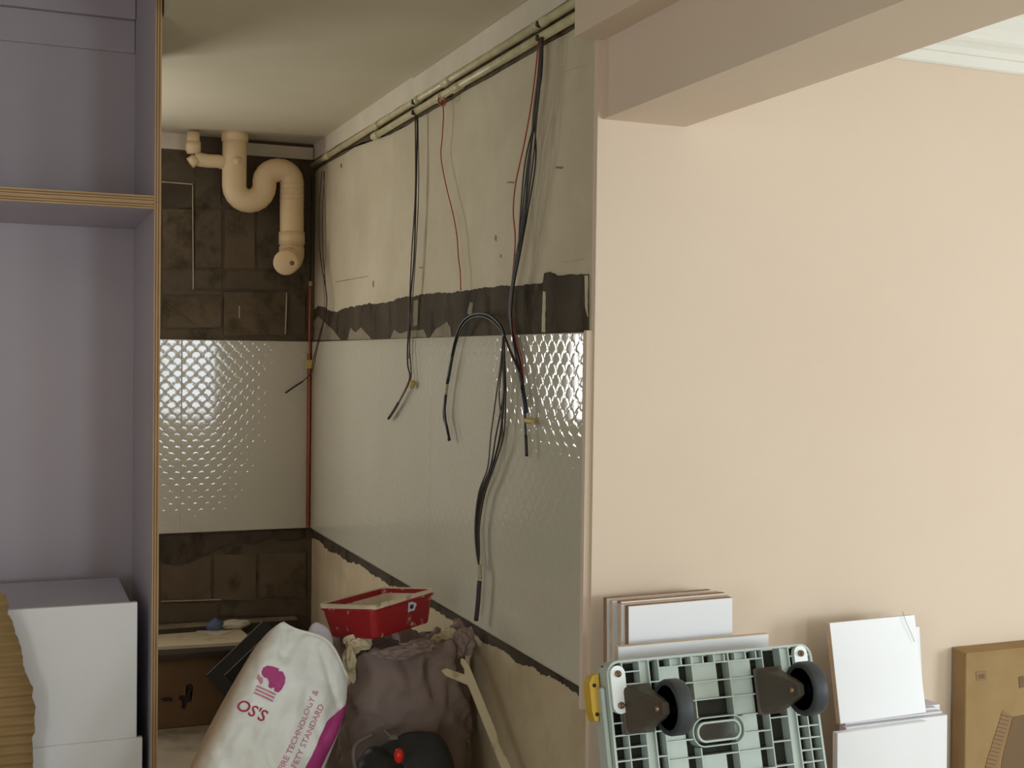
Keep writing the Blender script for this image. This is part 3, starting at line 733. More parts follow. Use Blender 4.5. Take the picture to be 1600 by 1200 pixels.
# white printed sack, leaning over to the right
def white_sack():
    t = thing('printed_sack', 'white woven sack with magenta stripe, animal emblem and red lettering', 'sack')
    Wd, Hh = 0.146, 0.58
    def htop(x): return Hh-0.075*max(0.0, (x+0.09)/0.236)**1.6
    def half_w(z):
        k = min(z/Hh, 1.0)
        return Wd*(0.94+0.10*math.sin(math.pi*min(k*1.15, 1.0))) - 0.030*max(0, (k-0.80)/0.20)**2
    def thick(x, z):
        k = min(z/htop(x), 1.0); w_ = half_w(k*Hh)
        a = max(0.0, 1-abs(x/w_)**2.6)**0.5
        b = min(1.0, (k+0.02)*6)**0.5*(max(0.0, 1-max(0, (k-0.42)/0.58)**2.2))**0.6
        nz = 0.014*mnoise.noise(Vector((x*10, z*7, 3.3)))+0.009*mnoise.noise(Vector((x*22+z*9, z*13-x*8, 7.1)))-0.010*abs(mnoise.noise(Vector((x*9-z*6, z*10+x*7, 1.7))))+0.003*mnoise.noise(Vector((x*60, z*45, 2.2)))
        fold = 0.006*math.sin((x*0.6+z)*46)*max(0, k-0.55)*2
        cr = 0.0
        for x0_, z0_, x1_, z1_, dp_, wd_ in ((-0.10, 0.60, -0.075, 0.50, 0.014, 0.010), (-0.055, 0.60, -0.065, 0.49, 0.012, 0.012), (0.0, 0.545, 0.115, 0.44, 0.009, 0.008), (0.02, 0.43, 0.10, 0.36, 0.007, 0.014), (-0.06, 0.30, 0.03, 0.25, 0.008, 0.016), (-0.10, 0.24, -0.02, 0.16, 0.008, 0.014), (0.0, 0.50, -0.03, 0.41, 0.006, 0.014)):
            ex2, ez2 = x1_-x0_, z1_-z0_; tt = max(0.0, min(1.0, ((x-x0_)*ex2+(z-z0_)*ez2)/(ex2*ex2+ez2*ez2)))
            dd = math.hypot(x-x0_-ex2*tt, z-z0_-ez2*tt); cr -= dp_*math.exp(-(dd/wd_)**2)*(1 if tt < 1 else 0.8)
        return max(0.0015, 0.085*a*b+0.008*a+(nz*1.35+fold+cr)*min(1, a*2))
    topd = lambda x, z: (-0.018*max(0, (min(z/htop(x), 1)-0.86)/0.14)**1.5*(1-((x+0.03)/0.13)**2))
    nx, nz_ = 64, 110
    xs_ = [-math.cos(math.pi*i/nx) for i in range(nx+1)]
    v, f = [], []
    for s in (-1, 1):
        for j in range(nz_+1):
            z = Hh*j/nz_
            for q in xs_:
                x = q*half_w(z)*0.9995
                zq = z*htop(x)/Hh
                zz = zq+0.014*math.sin(x*30+1.0)*(j/nz_)**6
                v.append((x, s*thick(x, zq)*(1.0 if s < 0 else 0.75)+topd(x, zq), zz))
    st = (nx+1)*(nz_+1)
    for s in (0, 1):
        for j in range(nz_):
            for i in range(nx):
                a = s*st+j*(nx+1)+i; q = (a, a+1, a+nx+2, a+nx+1)
                f.append(q if s == 0 else q[::-1])
    for j in range(nz_):
        a = j*(nx+1); f.append((a, a+nx+1, a+nx+1+st, a+st)); a += nx; f.append((a, a+st, a+nx+1+st, a+nx+1))
    for i in range(nx):
        a = i; f.append((a, a+st, a+1+st, a+1)); a = nz_*(nx+1)+i; f.append((a, a+1, a+1+st, a+st))
    mt = NT('white_woven_sack'); mt.b.inputs['Roughness'].default_value = 0.6
    base = mt.ramp(mt.noise(5, 5), [(0.35, lin((226, 227, 220))), (0.6, lin((238, 240, 238)))])
    dirt = mt.ramp(mt.noise(6, 6, 0.6), [(0.58, (0, 0, 0, 1)), (0.8, (1, 1, 1, 1))])
    base = mt.mix(dirt, base, lin((200, 186, 164)))
    sp = mt.n('SeparateXYZ'); mt.l(mt.co.outputs['Object'], sp.inputs[0])
    edge = mt.ramp(sp.outputs[0], [(0.0, (0, 0, 0, 1)), (1.0, (1, 1, 1, 1))])
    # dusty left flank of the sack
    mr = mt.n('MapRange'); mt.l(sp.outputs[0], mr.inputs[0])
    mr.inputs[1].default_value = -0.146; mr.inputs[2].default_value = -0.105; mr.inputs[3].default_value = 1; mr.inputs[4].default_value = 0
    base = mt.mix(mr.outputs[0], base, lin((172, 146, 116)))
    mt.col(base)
    wv = mt.n('TexWave'); wv.inputs['Scale'].default_value = 170; mt.l(mt.co.outputs['Object'], wv.inputs['Vector'])
    mt.bump(mt.noise(40, 4), 0.35, 0.004)
    body = obj('sack_body', new_mesh('sack_body', v, f, True), mt.m, t)
    def front(x, z): return -thick(x, z)+topd(x, z)
    def stamp(name, pts2, faces, m, lift=0.0012):
        vv = [(x, front(x, z)-lift, z) for x, z in pts2]
        return obj(name, new_mesh(name, vv, faces, True), m, body)
    # magenta stripe down the right side
    pts, fc = [], []
    n1, n2 = 8, 56
    for j in range(n2+1):
        z = 0.0+(0.455)*j/n2
        for i in range(n1+1):
            lim = 0.094+(0.136-0.094)*i/n1
            if z > 0.40: lim = max(lim, 0.094+(z-0.40)/0.055*0.036)
            pts.append((min(lim, 0.136), z))
    for j in range(n2):
        for i in range(n1):
            a = j*(n1+1)+i; fc.append((a, a+1, a+n1+2, a+n1+1))
    stamp('stripe', pts, fc, 'magenta')
    def text(body_, size, x, z, ang, m, nm, shear=0.0):
        cu = bpy.data.curves.new(nm, 'FONT'); cu.body = body_; cu.size = size; cu.resolution_u = 3; cu.shear = shear
        cu.offset = size*0.012
        o = bpy.data.objects.new(nm, cu); COL.objects.link(o)
        dg = bpy.context.evaluated_depsgraph_get(); dg.update()
        me = bpy.data.meshes.new_from_object(o.evaluated_get(dg))
        bpy.data.objects.remove(o)
        ca, sa = math.cos(ang), math.sin(ang)
        bm = bmesh.new(); bm.from_mesh(me)
        bmesh.ops.triangulate(bm, faces=bm.faces[:])
        bmesh.ops.subdivide_edges(bm, edges=[e for e in bm.edges if e.calc_length() > size*0.25], cuts=1)
        for v_ in bm.verts:
            px, pz = x+v_.co.x*ca-v_.co.y*sa, z+v_.co.x*sa+v_.co.y*ca
            v_.co = Vector((px, front(px, pz)-0.0014, pz))
        bm.to_mesh(me); bm.free()
        return obj(nm, me, m, body)
    text("OS'S", 0.038, -0.124, 0.340, 0, 'crimson', 'lettering', 0.15)
    text('FIRE TECHNOLOGY &', 0.0205, 0.044, 0.255, math.pi/2, 'magenta2', 'lettering')
    text('SAFETY STANDARD', 0.0205, 0.070, 0.250, math.pi/2, 'magenta2', 'lettering')
    # animal emblem: rounded body with pale tusk-like gaps, small lines below
    def fan(outline, cx, cz):
        from mathutils.geometry import tessellate_polygon
        return list(outline), [tuple(q) for q in tessellate_polygon([[Vector((a, b, 0)) for a, b in outline]])]
    ol = [(-0.030, 0.006), (-0.031, 0.016), (-0.024, 0.025), (-0.010, 0.029), (0.004, 0.030), (0.018, 0.026), (0.028, 0.017), (0.032, 0.004), (0.031, -0.010), (0.027, -0.021),
          (0.017, -0.022), (0.013, -0.014), (0.008, -0.020), (0.000, -0.019), (-0.003, -0.008), (-0.010, -0.002), (-0.019, -0.003), (-0.026, 0.001)]
    ex_, ez_ = -0.074, 0.436
    P, F_ = fan([(ex_+a, ez_+b) for a, b in ol], ex_+0.006, ez_+0.010); stamp('emblem', P, F_, 'magenta', 0.0016)
    ol2 = [(-0.034, 0.000), (-0.028, -0.006), (-0.022, -0.005), (-0.016, -0.014), (-0.018, -0.022), (-0.026, -0.016), (-0.034, -0.012)]
    P, F_ = fan([(ex_+a, ez_+b) for a, b in ol2], ex_-0.025, ez_-0.010); stamp('emblem', P, F_, 'magenta2', 0.0016)
    for q in range(3):
        zz = ez_-0.030-0.008*q
        pts = [(ex_-0.026+0.05*i/8, zz+dz) for dz in (0, 0.0042) for i in range(9)]
        stamp('emblem_line', pts, [(i, i+1, i+10, i+9) for i in range(8)], 'magenta2', 0.0014)
    # rolled seam at the mouth
    seam = [(x, front(x, htop(x)), htop(x)+0.014*math.sin(x*30+1.0)) for x in np.linspace(-half_w(Hh)*0.98, half_w(Hh)*0.98, 24)]
    tube('seam', seam, 0.004, mt.m, t, 6)
    tilt = R(27)
    t.rotation_euler = (R(-10), tilt, R(-10))
    return t, Wd, Hh
ws, Wd, Hh = white_sack()
bpy.context.view_layer.update()
# anchor: the emblem (local -0.056, front, 0.436) is seen at pixel (425, 1062), at about 3.0 m
mw = ws.matrix_world.to_3x3()
anch = Vector(onY(426, 1063, 2.93))-mw @ Vector((-0.074, -0.085, 0.436))
ws.location = anch
# flap of a second white plastic bag tucked behind it
fl = lump('white_bag', 'whitegrey', None, (0, 0, 0.10), (0.050, 0.035, 0.11), 9, 4, 0.25, 1.6)
p_ = onY(497, 992, 3.075); fl.location = (p_[0], p_[1], p_[2]-0.19)
tag(fl, 'small bluish-white plastic bag peeking out behind the printed sack', 'bag')

# grey-purple open sack with ragged mouth
def grey_sack():
    t = thing('rubbish_sack', 'dirty grey-purple open sack stuffed with rubbish under the red tray', 'sack', (0.998, 3.23, ZS+0.001))
    n_, mrows = 110, 64
    v, f = [], []
    def radius(a, k):
        base = 0.150+0.035*math.sin(math.pi*min(1, k*1.1))-0.02*(1-k)
        cx = math.cos(a); sy_ = math.sin(a)
        sq = 1/(abs(cx)**3.2+abs(sy_)**3.2)**(1/3.2)
        fold = 0.024*mnoise.noise(Vector((cx*2.2, sy_*2.2, k*3.2)))-0.030*abs(mnoise.noise(Vector((cx*3.2+k*2, sy_*3.2, k*5+4))))+0.016*mnoise.noise(Vector((cx*6, sy_*6, k*9)))+0.007*mnoise.noise(Vector((cx*15, sy_*15, k*20)))
        return (base*sq*0.96+fold)*(1+0.05*k)
    Hs = 0.505
    for j in range(mrows+1):
        k = j/mrows
        for i in range(n_):
            a = 2*math.pi*i/n_
            r_ = radius(a, k)
            z = Hs*k
            if k > 0.72:
                z += (k-0.72)/0.28*(0.030*mnoise.noise(Vector((math.cos(a)*3, math.sin(a)*3, 9)))+0.02*mnoise.noise(Vector((math.cos(a)*9, math.sin(a)*9, 2))))
                r_ += 0.012*((k-0.72)/0.28)**2
            v.append((r_*math.cos(a)*1.12, r_*math.sin(a)*0.86, z if k > 0 else 0.0))
    rows = mrows+1
    for k in range(1, 8):
        q = k/7
        for i in range(n_):
            b_ = v[(rows-1)*n_+i] if k == 1 else None
            x0, y0, z0 = v[(mrows)*n_+i]
            s_ = 1-0.06*min(k, 1)-0.9*max(0, (k-1)/6)
            z = z0-0.035*min(q*2.2, 1)+0.02*mnoise.noise(Vector((x0*s_*22, y0*s_*22, 5)))*(1 if k > 1 else 0)
            v.append((x0*s_, y0*s_, z))
    rows += 7
    for j in range(rows-1):
        for i in range(n_):
            i2 = (i+1) % n_; f.append((j*n_+i, j*n_+i2, (j+1)*n_+i2, (j+1)*n_+i))
    f.append(tuple(range(n_-1, -1, -1))); f.append(tuple((rows-1)*n_+i for i in range(n_)))
    obj('sack_body', new_mesh('sack_body', v, f, True), 'grey_sack', t)
    # crumpled scraps sticking out of the mouth
    o0 = np.array(t.location)
    def scrap(px, Y, r, seed, m, nm='scrap'):
        c = onY(*px, Y)-o0
        bm = bmesh.new(); bmesh.ops.create_icosphere(bm, subdivisions=3, radius=1.0)
        for v_ in bm.verts:
            d = v_.co.copy(); q = 1+0.55*mnoise.noise(d*2.6+Vector((seed, seed*2.0, 0)))
            v_.co = Vector((c[0]+d.x*r[0]*q, c[1]+d.y*r[1]*q, c[2]+d.z*r[2]*q))
        obj(nm, from_bm(nm, bm, False), m, t)
    scrap((560, 1003), 3.10, (0.035, 0.02, 0.022), 1, 'stick'); scrap((655, 1010), 3.06, (0.05, 0.03, 0.018), 2, 'grey_sack')
    scrap((700, 1000), 3.16, (0.04, 0.03, 0.03), 3, 'plaster_low'); scrap((725, 1005), 3.12, (0.032, 0.02, 0.04), 4, 'grey_sack')
    scrap((545, 1040), 3.08, (0.02, 0.02, 0.05), 6, 'stick'); scrap((620, 1020), 3.05, (0.06, 0.02, 0.016), 8, 'grey_sack')
    scrap((715, 985), 3.2, (0.022, 0.02, 0.03), 9, 'grey_sack')
    return t
grey_sack()

# red tray caked with plaster
def tray():
    c = onY(596, 944, 3.16)
    t = thing('plastic_tray', 'red plastic mortar tray caked with plaster on the rubbish sack', 'tray', (c[0], 3.165, 0.916), (R(-6), R(-1.5), R(33)))
    hx, hy, H = 0.132, 0.096, 0.088
    def ring(sx, sy, z, r, n_=5):
        out = []
        for cx, cy, a0 in ((1, 1, 0), (-1, 1, 90), (-1, -1, 180), (1, -1, 270)):
            for k in range(n_):
                a = R(a0+90*k/(n_-1)); out.append((cx*(sx-r)+r*math.cos(a), cy*(sy-r)+r*math.sin(a), z))
        return out
    rings = [ring(hx*.86, hy*.84, 0, .022), ring(hx*.88, hy*.86, .004, .022), ring(hx*.965, hy*.96, H-.016, .02), ring(hx*1.0, hy*1.0, H-.014, .02), ring(hx*1.0, hy*1.0, H, .02),
             ring(hx*.94, hy*.92, H, .018), ring(hx*.84, hy*.80, .008, .02)]
    n_ = len(rings[0]); v = [p for r_ in rings for p in r_]; f = []
    for j in range(len(rings)-1):
        for i in range(n_): f.append((j*n_+i, j*n_+(i+1) % n_, (j+1)*n_+(i+1) % n_, (j+1)*n_+i))
    f.append(tuple(range(n_-1, -1, -1))); f.append(tuple((len(rings)-1)*n_+i for i in range(n_)))
    obj('tray_body', new_mesh('tray_body', v, f), 'red', t)
    # plaster crust inside and over the rim
    v, f = [], []
    K = 7
    base = ring(hx*1.006, hy*1.006, 0, .02, 12); nb = len(base)
    for j in range(K+1):
        for i, (x, y, _) in enumerate(base):
            if j == 0: s_, z = 1.006, H-0.006-0.008*abs(mnoise.noise(Vector((x*30, y*30, 0))))
            elif j == 1: s_, z = 1.008, H+0.002
            elif j == 2: s_, z = 0.945, H+0.003+0.002*mnoise.noise(Vector((x*40, y*40, 1)))
            elif j == 3: s_, z = 0.92, H-0.012
            else:
                s_ = 0.9*(1-(j-3)/(K-2.9)); z = H-0.034+0.012*mnoise.noise(Vector((x*s_*24, y*s_*24, 2)))
            v.append((x*s_, y*s_, z))
    for j in range(K):
        for i in range(nb): f.append((j*nb+i, j*nb+(i+1) % nb, (j+1)*nb+(i+1) % nb, (j+1)*nb+i))
    f.append(tuple(K*nb+i for i in range(nb)))
    obj('plaster_crust', new_mesh('plaster_crust', v, f, True), 'plaster_fill', t)
    # splash of plaster with a bluish hole on the long side
    rs = np.random.RandomState(4)
    yy = lambda z: -(hy*(.86+.10*(z/(H-.016))))-0.0015
    for nm, m, rr, lift in (('plaster_splash', 'whitegrey', 0.017, 0), ('splash_mark', 'wire_blue', 0.0075, 0.0008)):
        ol = [(0.028+rr*(1+rs.uniform(-.25, .25))*math.cos(a), 0.058+0.85*rr*(1+rs.uniform(-.25, .25))*math.sin(a)) for a in np.linspace(0, 2*math.pi, 18)[:-1]]
        prism(nm, [(x, yy(z)-lift, z) for x, z in ol], (0, 0.0012, 0), m, t)
    return t
tray()

# white strip leaning against the pile, with a hooked top
def strip():
    A = np.array(onY(722, 1028, 3.02)); A[0] = min(A[0], 1.16)
    Bq = np.array(onX(787, 1189, 1.135))
    d = Bq-A; k = (0.004-A[2])/d[2]; E_ = A+d*k
    t = thing('trim_strip', 'dusty white notched strip leaning beside the rubbish sack', 'strip', tuple(E_))
    ln = np.linalg.norm(A-E_); dz = (A-E_)/ln
    wx = np.array([1.0, 0, 0]); wx -= dz*(wx@dz); wx /= np.linalg.norm(wx); ny = np.cross(dz, wx)
    L = ln
    prof = [(-0.011, 0), (0.011, 0), (0.011, L-.30), (0.006, L-.29), (0.005, L-.255), (0.011, L-.225), (0.011, L-.03), (0.004, L-.004), (-0.003, L), (-0.007, L-.012), (-0.004, L-.03),
            (-0.011, L-.05), (-0.052, L-.022), (-0.066, L-.024), (-0.060, L-.040), (-0.012, L-.078), (-0.011, L-.09)]
    prism('strip_body', [wx*x+dz*z for x, z in prof], ny*0.006, 'stick', t)
    return t
strip()

# black bag with red clip in front
kb = thing('black_bag', 'black tool bag with a small red clip before the rubbish sack', 'bag', (0.915, 2.965, ZS+0.001))
o0 = np.array(kb.location)
lump('bag_body', 'black_cloth', kb, (0.03, 0, 0.15), (0.135, 0.075, 0.175), 3, 4, 0.18, 1.8)
lump('bag_cover', 'black', kb, (-0.05, -0.012, 0.215), (0.075, 0.07, 0.085), 5, 4, 0.15, 1.8)
hp = onY(556, 1180, 2.90)-o0
tube('strap', catmull([hp+np.array([0.0, 0, -0.04]), hp+np.array([-0.006, 0, 0.0]), hp+np.array([0.004, 0.01, 0.025]), hp+np.array([0.05, 0.02, 0.042])], 6), 0.006, 'wire_grey', kb, 8)
cp = onY(623, 1181, 2.875)-o0
bm = bmesh.new(); bmesh.ops.create_uvsphere(bm, u_segments=20, v_segments=12, radius=1.0)
for v_ in bm.verts: v_.co = Vector((cp[0]+v_.co.x*0.0125, cp[1]+v_.co.y*0.014, cp[2]+v_.co.z*0.019))
obj('clip', from_bm('clip', bm, True), 'redknob', kb)
lp = onY(615, 1152, 2.9)-o0
bm = bmesh.new(); add_box(bm, lp[0]-0.011, lp[0]+0.011, lp[1]-0.002, lp[1]+0.05, lp[2]-0.007, lp[2]+0.006, 0.002); obj('label_patch', from_bm('label_patch', bm), 'wire_grey', kb)

# ---------------------------------------------------------------- boards, trolley and carton at the peach wall
def panel(name, label, w_, h_, th, loc_, rot, face='white', edge='brownedge', group='white boards leaning at the peach wall', cat='board', side='brownedge'):
    """a laminated board: white faces, raw edges"""
    t = thing(name, label, cat, loc_, rot, group)
    e = 0.0015
    box('core', 0, w_, e, th-e, 0, h_, edge, t)
    box('laminate', 0.0008, w_-0.0008, 0, e, 0.0008, h_-0.0008, face, t)
    box('laminate', 0.0008, w_-0.0008, th-e, th, 0.0008, h_-0.0008, face, t)
    return t
# stack of cut boards against the wall
lean = R(-2.0)
P0 = onY(985, 950, 2.325)
for k in range(6):
    hh = 1.118+[0, .0, .003, .002, -.002, .0][k]
    yy = 2.335+0.0185*k
    xx = P0[0]+0.012+[0, -.008, .001, -.010, .002, -.006][k]
    panel('board', ['front board of the tall stack, its white face above the trolley', 'second board of the tall stack behind the white-faced front one', 'third board of the tall stack, counted from its white front',
                    'fourth board of the tall stack, counted from its white front', 'fifth board of the tall stack, next to the rearmost one', 'rearmost board of the tall stack, touching the peach wall'][k],
          0.262+[0, .012, .004, .012, .0, .008][k], hh, 0.018, (xx, yy-0.02, 0.0005), (R(-1.0), R(-0.6), 0), edge='tanedge' if k in (1, 3, 4) else 'brownedge')
# wider board in front of the stack
Q = onY(968, 1012, 2.262)
panel('board', 'wide white board whose upper edge shows just above the trolley', 0.375, 1.045, 0.018, (Q[0]+0.008, 2.262, 0.0005), (R(-1.2), R(0), 0), edge='tanedge')

# plastic platform trolley standing on end, underside towards the viewer
def trolley():
    a = R(15)
    Lh = 1.04/math.cos(a)-0.012
    t = thing('platform_trolley', 'grey-green plastic platform trolley standing on end, casters towards the room', 'trolley', (1.36, 2.2, 1.04), (-a, 0, 0))
    W2 = 0.248
    # deck with handle slot: rounded outline
    def rrect(x0, x1, z0, z1, r, n_=6):
        out = []
        for cx, cz, a0 in ((x1-r, z1-r, 0), (x0+r, z1-r, 90), (x0+r, z0+r, 180), (x1-r, z0+r, 270)):
            for k in range(n_+1):
                an = R(a0+90*k/n_); out.append((cx+r*math.cos(an), cz+r*math.sin(an)))
        return out
    sx0, sx1, sz0, sz1 = -0.052, 0.045, -0.176, -0.143
    # deck behind the ribs, coloured dark for the shade in the open cells, in pieces around the slot
    bm = bmesh.new()
    for x0, x1, z0, z1 in ((-W2+.006, W2-.006, sz1, -0.008), (-W2+.006, sx0, sz0, sz1), (sx1, W2-.006, sz0, sz1), (-W2+.006, W2-.006, -Lh+.008, sz0)):
        add_box(bm, x0, x1, 0.028, 0.036, z0, z1)
    obj('deck', from_bm('deck', bm), 'deck_shade', t)
    # outer rim
    out = rrect(-W2, W2, -Lh, 0.0, 0.028); inn = rrect(-W2+.005, W2-.005, -Lh+.005, -.005, 0.024)
    n_ = len(out); v = []
    for y in (0.0, 0.040):
        v += [(x, y, z) for x, z in out]+[(x, y, z) for x, z in inn]
    f = []
    for i in range(n_):
        j = (i+1) % n_
        f += [(i, j, n_+j, n_+i), (2*n_+i, 3*n_+i, 3*n_+j, 2*n_+j), (i, 2*n_+i, 2*n_+j, j), (n_+i, n_+j, 3*n_+j, 3*n_+i)]
    obj('rim', new_mesh('rim', v, f), 'trolley', t)
    # slot collar
    out = rrect(sx0-.004, sx1+.004, sz0-.004, sz1+.004, 0.0195, 8); inn = rrect(sx0, sx1, sz0, sz1, 0.016, 8)
    n_ = len(out); v = []
    for y in (-0.001, 0.038): v += [(x, y, z) for x, z in out]+[(x, y, z) for x, z in inn]
    f = []
    for i in range(n_):
        j = (i+1) % n_
        f += [(i, j, n_+j, n_+i), (2*n_+i, 3*n_+i, 3*n_+j, 2*n_+j), (i, 2*n_+i, 2*n_+j, j), (n_+i, n_+j, 3*n_+j, 3*n_+i)]
    obj('handle_slot', new_mesh('handle_slot', v, f), 'trolley', t)
    out2 = rrect(sx0-.014, sx1+.014, sz0-.013, sz1+.013, 0.028, 8); inn2 = rrect(sx0-.0115, sx1+.0115, sz0-.0105, sz1+.0105, 0.0255, 8)
    v = []
    for y in (0.0, 0.028): v += [(x, y, z) for x, z in out2]+[(x, y, z) for x, z in inn2]
    obj('handle_slot_rib', new_mesh('handle_slot_rib', v, f), 'trolley', t)
    # ribs
    bm = bmesh.new(); rw = 0.0014
    def V(x, z0, z1): add_box(bm, x-rw, x+rw, 0.001, 0.028, z0, z1)
    def Hh_(z, x0, x1): add_box(bm, x0, x1, 0.0015, 0.028, z-rw, z+rw)
    zmn = -Lh+.005
    for x in (-0.212, -0.172, -0.151, 0.169, 0.190, 0.217): V(x, zmn, -.005)
    for x in (-0.128, 0.123): V(x, zmn, -.005)
    for x in (-0.050, 0.039):
        V(x, sz1+.013, -.005); V(x, zmn, sz0-.013)
    z = -0.022; zs_ = [-0.022]
    k = 0
    while z > zmn+0.05:
        z -= [0.036, 0.036, 0.040][k % 3]; zs_.append(z); k += 1
    for z in zs_:
        if sz0-.014 < z < sz1+.014:
            Hh_(z, -0.128, sx0-.0135); Hh_(z, sx1+.0135, 0.123)
        else: Hh_(z, -0.128, 0.123)
    z = -0.024
    while z > zmn+0.02:
        Hh_(z, -W2+.005, -0.172); Hh_(z, 0.190, W2-.005)
        if int(abs(z)*1000/24) % 2 == 0: Hh_(z, -0.151, -0.128); Hh_(z, 0.123, 0.169)
        z -= 0.0245
    for x in np.arange(-0.10, 0.12, 0.026): V(float(x), -0.021, -0.006)
    # diagonals near the casters
    obj('rib_grid', from_bm('rib_grid', bm), 'trolley', t)
    # flat webs between the ribs
    bm = bmesh.new()
    for x0, x1 in ((-0.1715, -0.1515), (0.1695, 0.1895)): add_box(bm, x0, x1, 0.007, 0.028, zmn, -.006)
    zz = zs_
    for i in range(len(zz)-1):
        za, zb_ = zz[i]-rw, zz[i+1]+rw
        for j, (x0, x1) in enumerate(((-0.1265, -0.078), (-0.0485, 0.012), (0.0405, 0.096))):
            if j == 1 and zb_ < sz1+.014 and za > sz0-.014: continue
            add_box(bm, x0, x1, 0.010, 0.028, zb_, za)
    for x in np.arange(-0.10, 0.10, 0.052): add_box(bm, float(x)+.0015, float(x)+.0245, 0.010, 0.028, -0.0205, -0.0065)
    obj('web_panels', from_bm('web_panels', bm), 'trolley', t)
    # caster assemblies
    def caster(sgn, zc, base_x, wheel_x):
        c = bpy.data.objects.new('caster', None); COL.objects.link(c); c.parent = t; c.location = (base_x, 0.0, zc); c.empty_display_size = 0.02
        wx = wheel_x-base_x; off = -0.083
        # swivel base and tapered hood reaching out to the axle
        bm = bmesh.new(); add_box(bm, -0.040, 0.030, -0.005, 0.004, -0.048, 0.048, 0.003)
        obj('mount_plate', from_bm('mount_plate', bm), 'fork', c)
        def loft(secs):
            bm = bmesh.new(); rows = []
            for y, x0, x1, hz, r_ in secs:
                pts = []
                for cx, cz, a0 in ((x1-r_, hz-r_, 0), (x0+r_, hz-r_, 90), (x0+r_, -hz+r_, 180), (x1-r_, -hz+r_, 270)):
                    for k in range(4):
                        an = R(a0+90*k/3); pts.append((cx+r_*math.cos(an), y, cz+r_*math.sin(an)))
                rows.append([bm.verts.new(p) for p in pts])
            n_ = len(rows[0])
            for a_, b_ in zip(rows[:-1], rows[1:]):
                for k in range(n_): bm.faces.new((a_[k], a_[(k+1) % n_], b_[(k+1) % n_], b_[k]))
            bm.faces.new(rows[0][::-1]); bm.faces.new(rows[-1])
            return bm
        obj('fork', from_bm('fork', loft([(-0.004, -0.036, 0.026, 0.046, 0.010), (-0.020, -0.030, 0.022, 0.042, 0.010), (off-0.004, wx-0.036, wx-0.018, 0.020, 0.006), (off-0.018, wx-0.034, wx-0.019, 0.012, 0.005)])), 'fork', c)
        bm = loft([(-0.004, wx+0.018, wx+0.024, 0.040, 0.002), (off-0.016, wx+0.018, wx+0.022, 0.012, 0.0015)])
        obj('fork_cheek', from_bm('fork_cheek', bm), 'fork', c)
        tube('axle', [(wx-0.041, off, 0), (wx+0.027, off, 0)], 0.006, 'bolt', c, 10)
        # wheel: lathe about x
        prof = [(-0.013, 0.010), (-0.016, 0.014), (-0.012, 0.020), (-0.010, 0.037), (-0.015, 0.043), (-0.018, 0.047), (-0.017, 0.0525), (-0.011, 0.055), (0.011, 0.055), (0.017, 0.0525), (0.018, 0.047), (0.015, 0.043), (0.010, 0.037), (0.012, 0.020), (0.016, 0.014), (0.013, 0.010)]
        def lathe(pf, nm, m):
            n2 = 40; v, f = [], []
            for x, r_ in pf:
                for k in range(n2):
                    an = 2*math.pi*k/n2; v.append((wx+x, off+r_*math.cos(an), r_*math.sin(an)))
            for i in range(len(pf)-1):
                for k in range(n2): f.append((i*n2+k, (i+1)*n2+k, (i+1)*n2+(k+1) % n2, i*n2+(k+1) % n2))
            f.append(tuple(range(n2))); f.append(tuple((len(pf)-1)*n2+k for k in range(n2-1, -1, -1)))
            obj(nm, new_mesh(nm, v, f, True), m, c)
        lathe(prof[:5], 'hub', 'hub'); lathe(prof[4:11]+[], 'tyre', 'tyre'); lathe(prof[10:], 'hub', 'hub')
    caster(-1, -0.098, -0.182, -0.150); caster(1, -0.090, 0.135, 0.166)
    caster(-1, -Lh+0.10, -0.165, -0.150); caster(1, -Lh+0.10, 0.150, 0.166)
    # bolted plates
    for x, z0, z1 in ((-0.226, -0.088, -0.026), (0.216, -0.082, -0.020)):
        ol = []
        for k in range(9): an = R(180*k/8); ol.append((x+0.0165*math.cos(an), z1+0.0165*math.sin(an)))
        for k in range(9): an = R(180+180*k/8); ol.append((x+0.0165*math.cos(an), z0+0.0165*math.sin(an)))
        pl = prism('bolt_plate', [(p, -0.006, z) for p, z in ol], (0, 0.012, 0), 'steelwhite', t)
        for z in (z0, z1):
            tube('bolt', [(x, -0.006, z), (x, -0.010, z)], 0.007, 'bolt', pl, 8)
            tube('bolt_tip', [(x, -0.010, z), (x, -0.016, z)], 0.003, 'bolt', pl, 8)
    # yellow handle latch at the side
    lt = [(-0.252, -0.012), (-0.266, -0.016), (-0.274, -0.030), (-0.274, -0.085), (-0.270, -0.104), (-0.262, -0.106), (-0.258, -0.088), (-0.258, -0.060), (-0.252, -0.052)]
    yl = prism('handle_latch', [(x, 0.030, z-0.01) for x, z in lt], (0, 0.03, 0), 'yellow', t)
    for z in (-0.045, -0.102): tube('latch_hole', [(-0.264, 0.031, z), (-0.264, 0.0285, z)], 0.004, 'hub', yl, 8)
    bm = bmesh.new(); add_box(bm, -0.258, -0.248, 0.012, 0.052, -0.36, -0.05, 0.003); obj('side_rail', from_bm('side_rail', bm), 'trolley', t)
    return t
trolley()

# right group: low boards standing on the floor, a small board on top of them
zl = onY(1313, 1128, 2.33)[2]
X0 = onY(1316, 1150, 2.30)[0]
zf = onY(1380, 1140, 2.30)[2]
panel('board', 'large white board standing in front below the small square one', 0.262, zf, 0.018, (X0, 2.30, 0.0005), (R(-0.8), R(-0.4), 0), face='white', edge='white')
for k in range(3):
    panel('board', ['first low white board directly behind the large front one', 'middle low white board, last but one before the wall', 'low white board closest to the peach wall on the right'][k], 0.30-0.012*k, zf+0.004+0.004*k, 0.018,
          (X0+0.035+0.012*k, 2.3205+0.0195*k, 0.0005), (R(-0.8), 0, 0), edge='whitegrey')
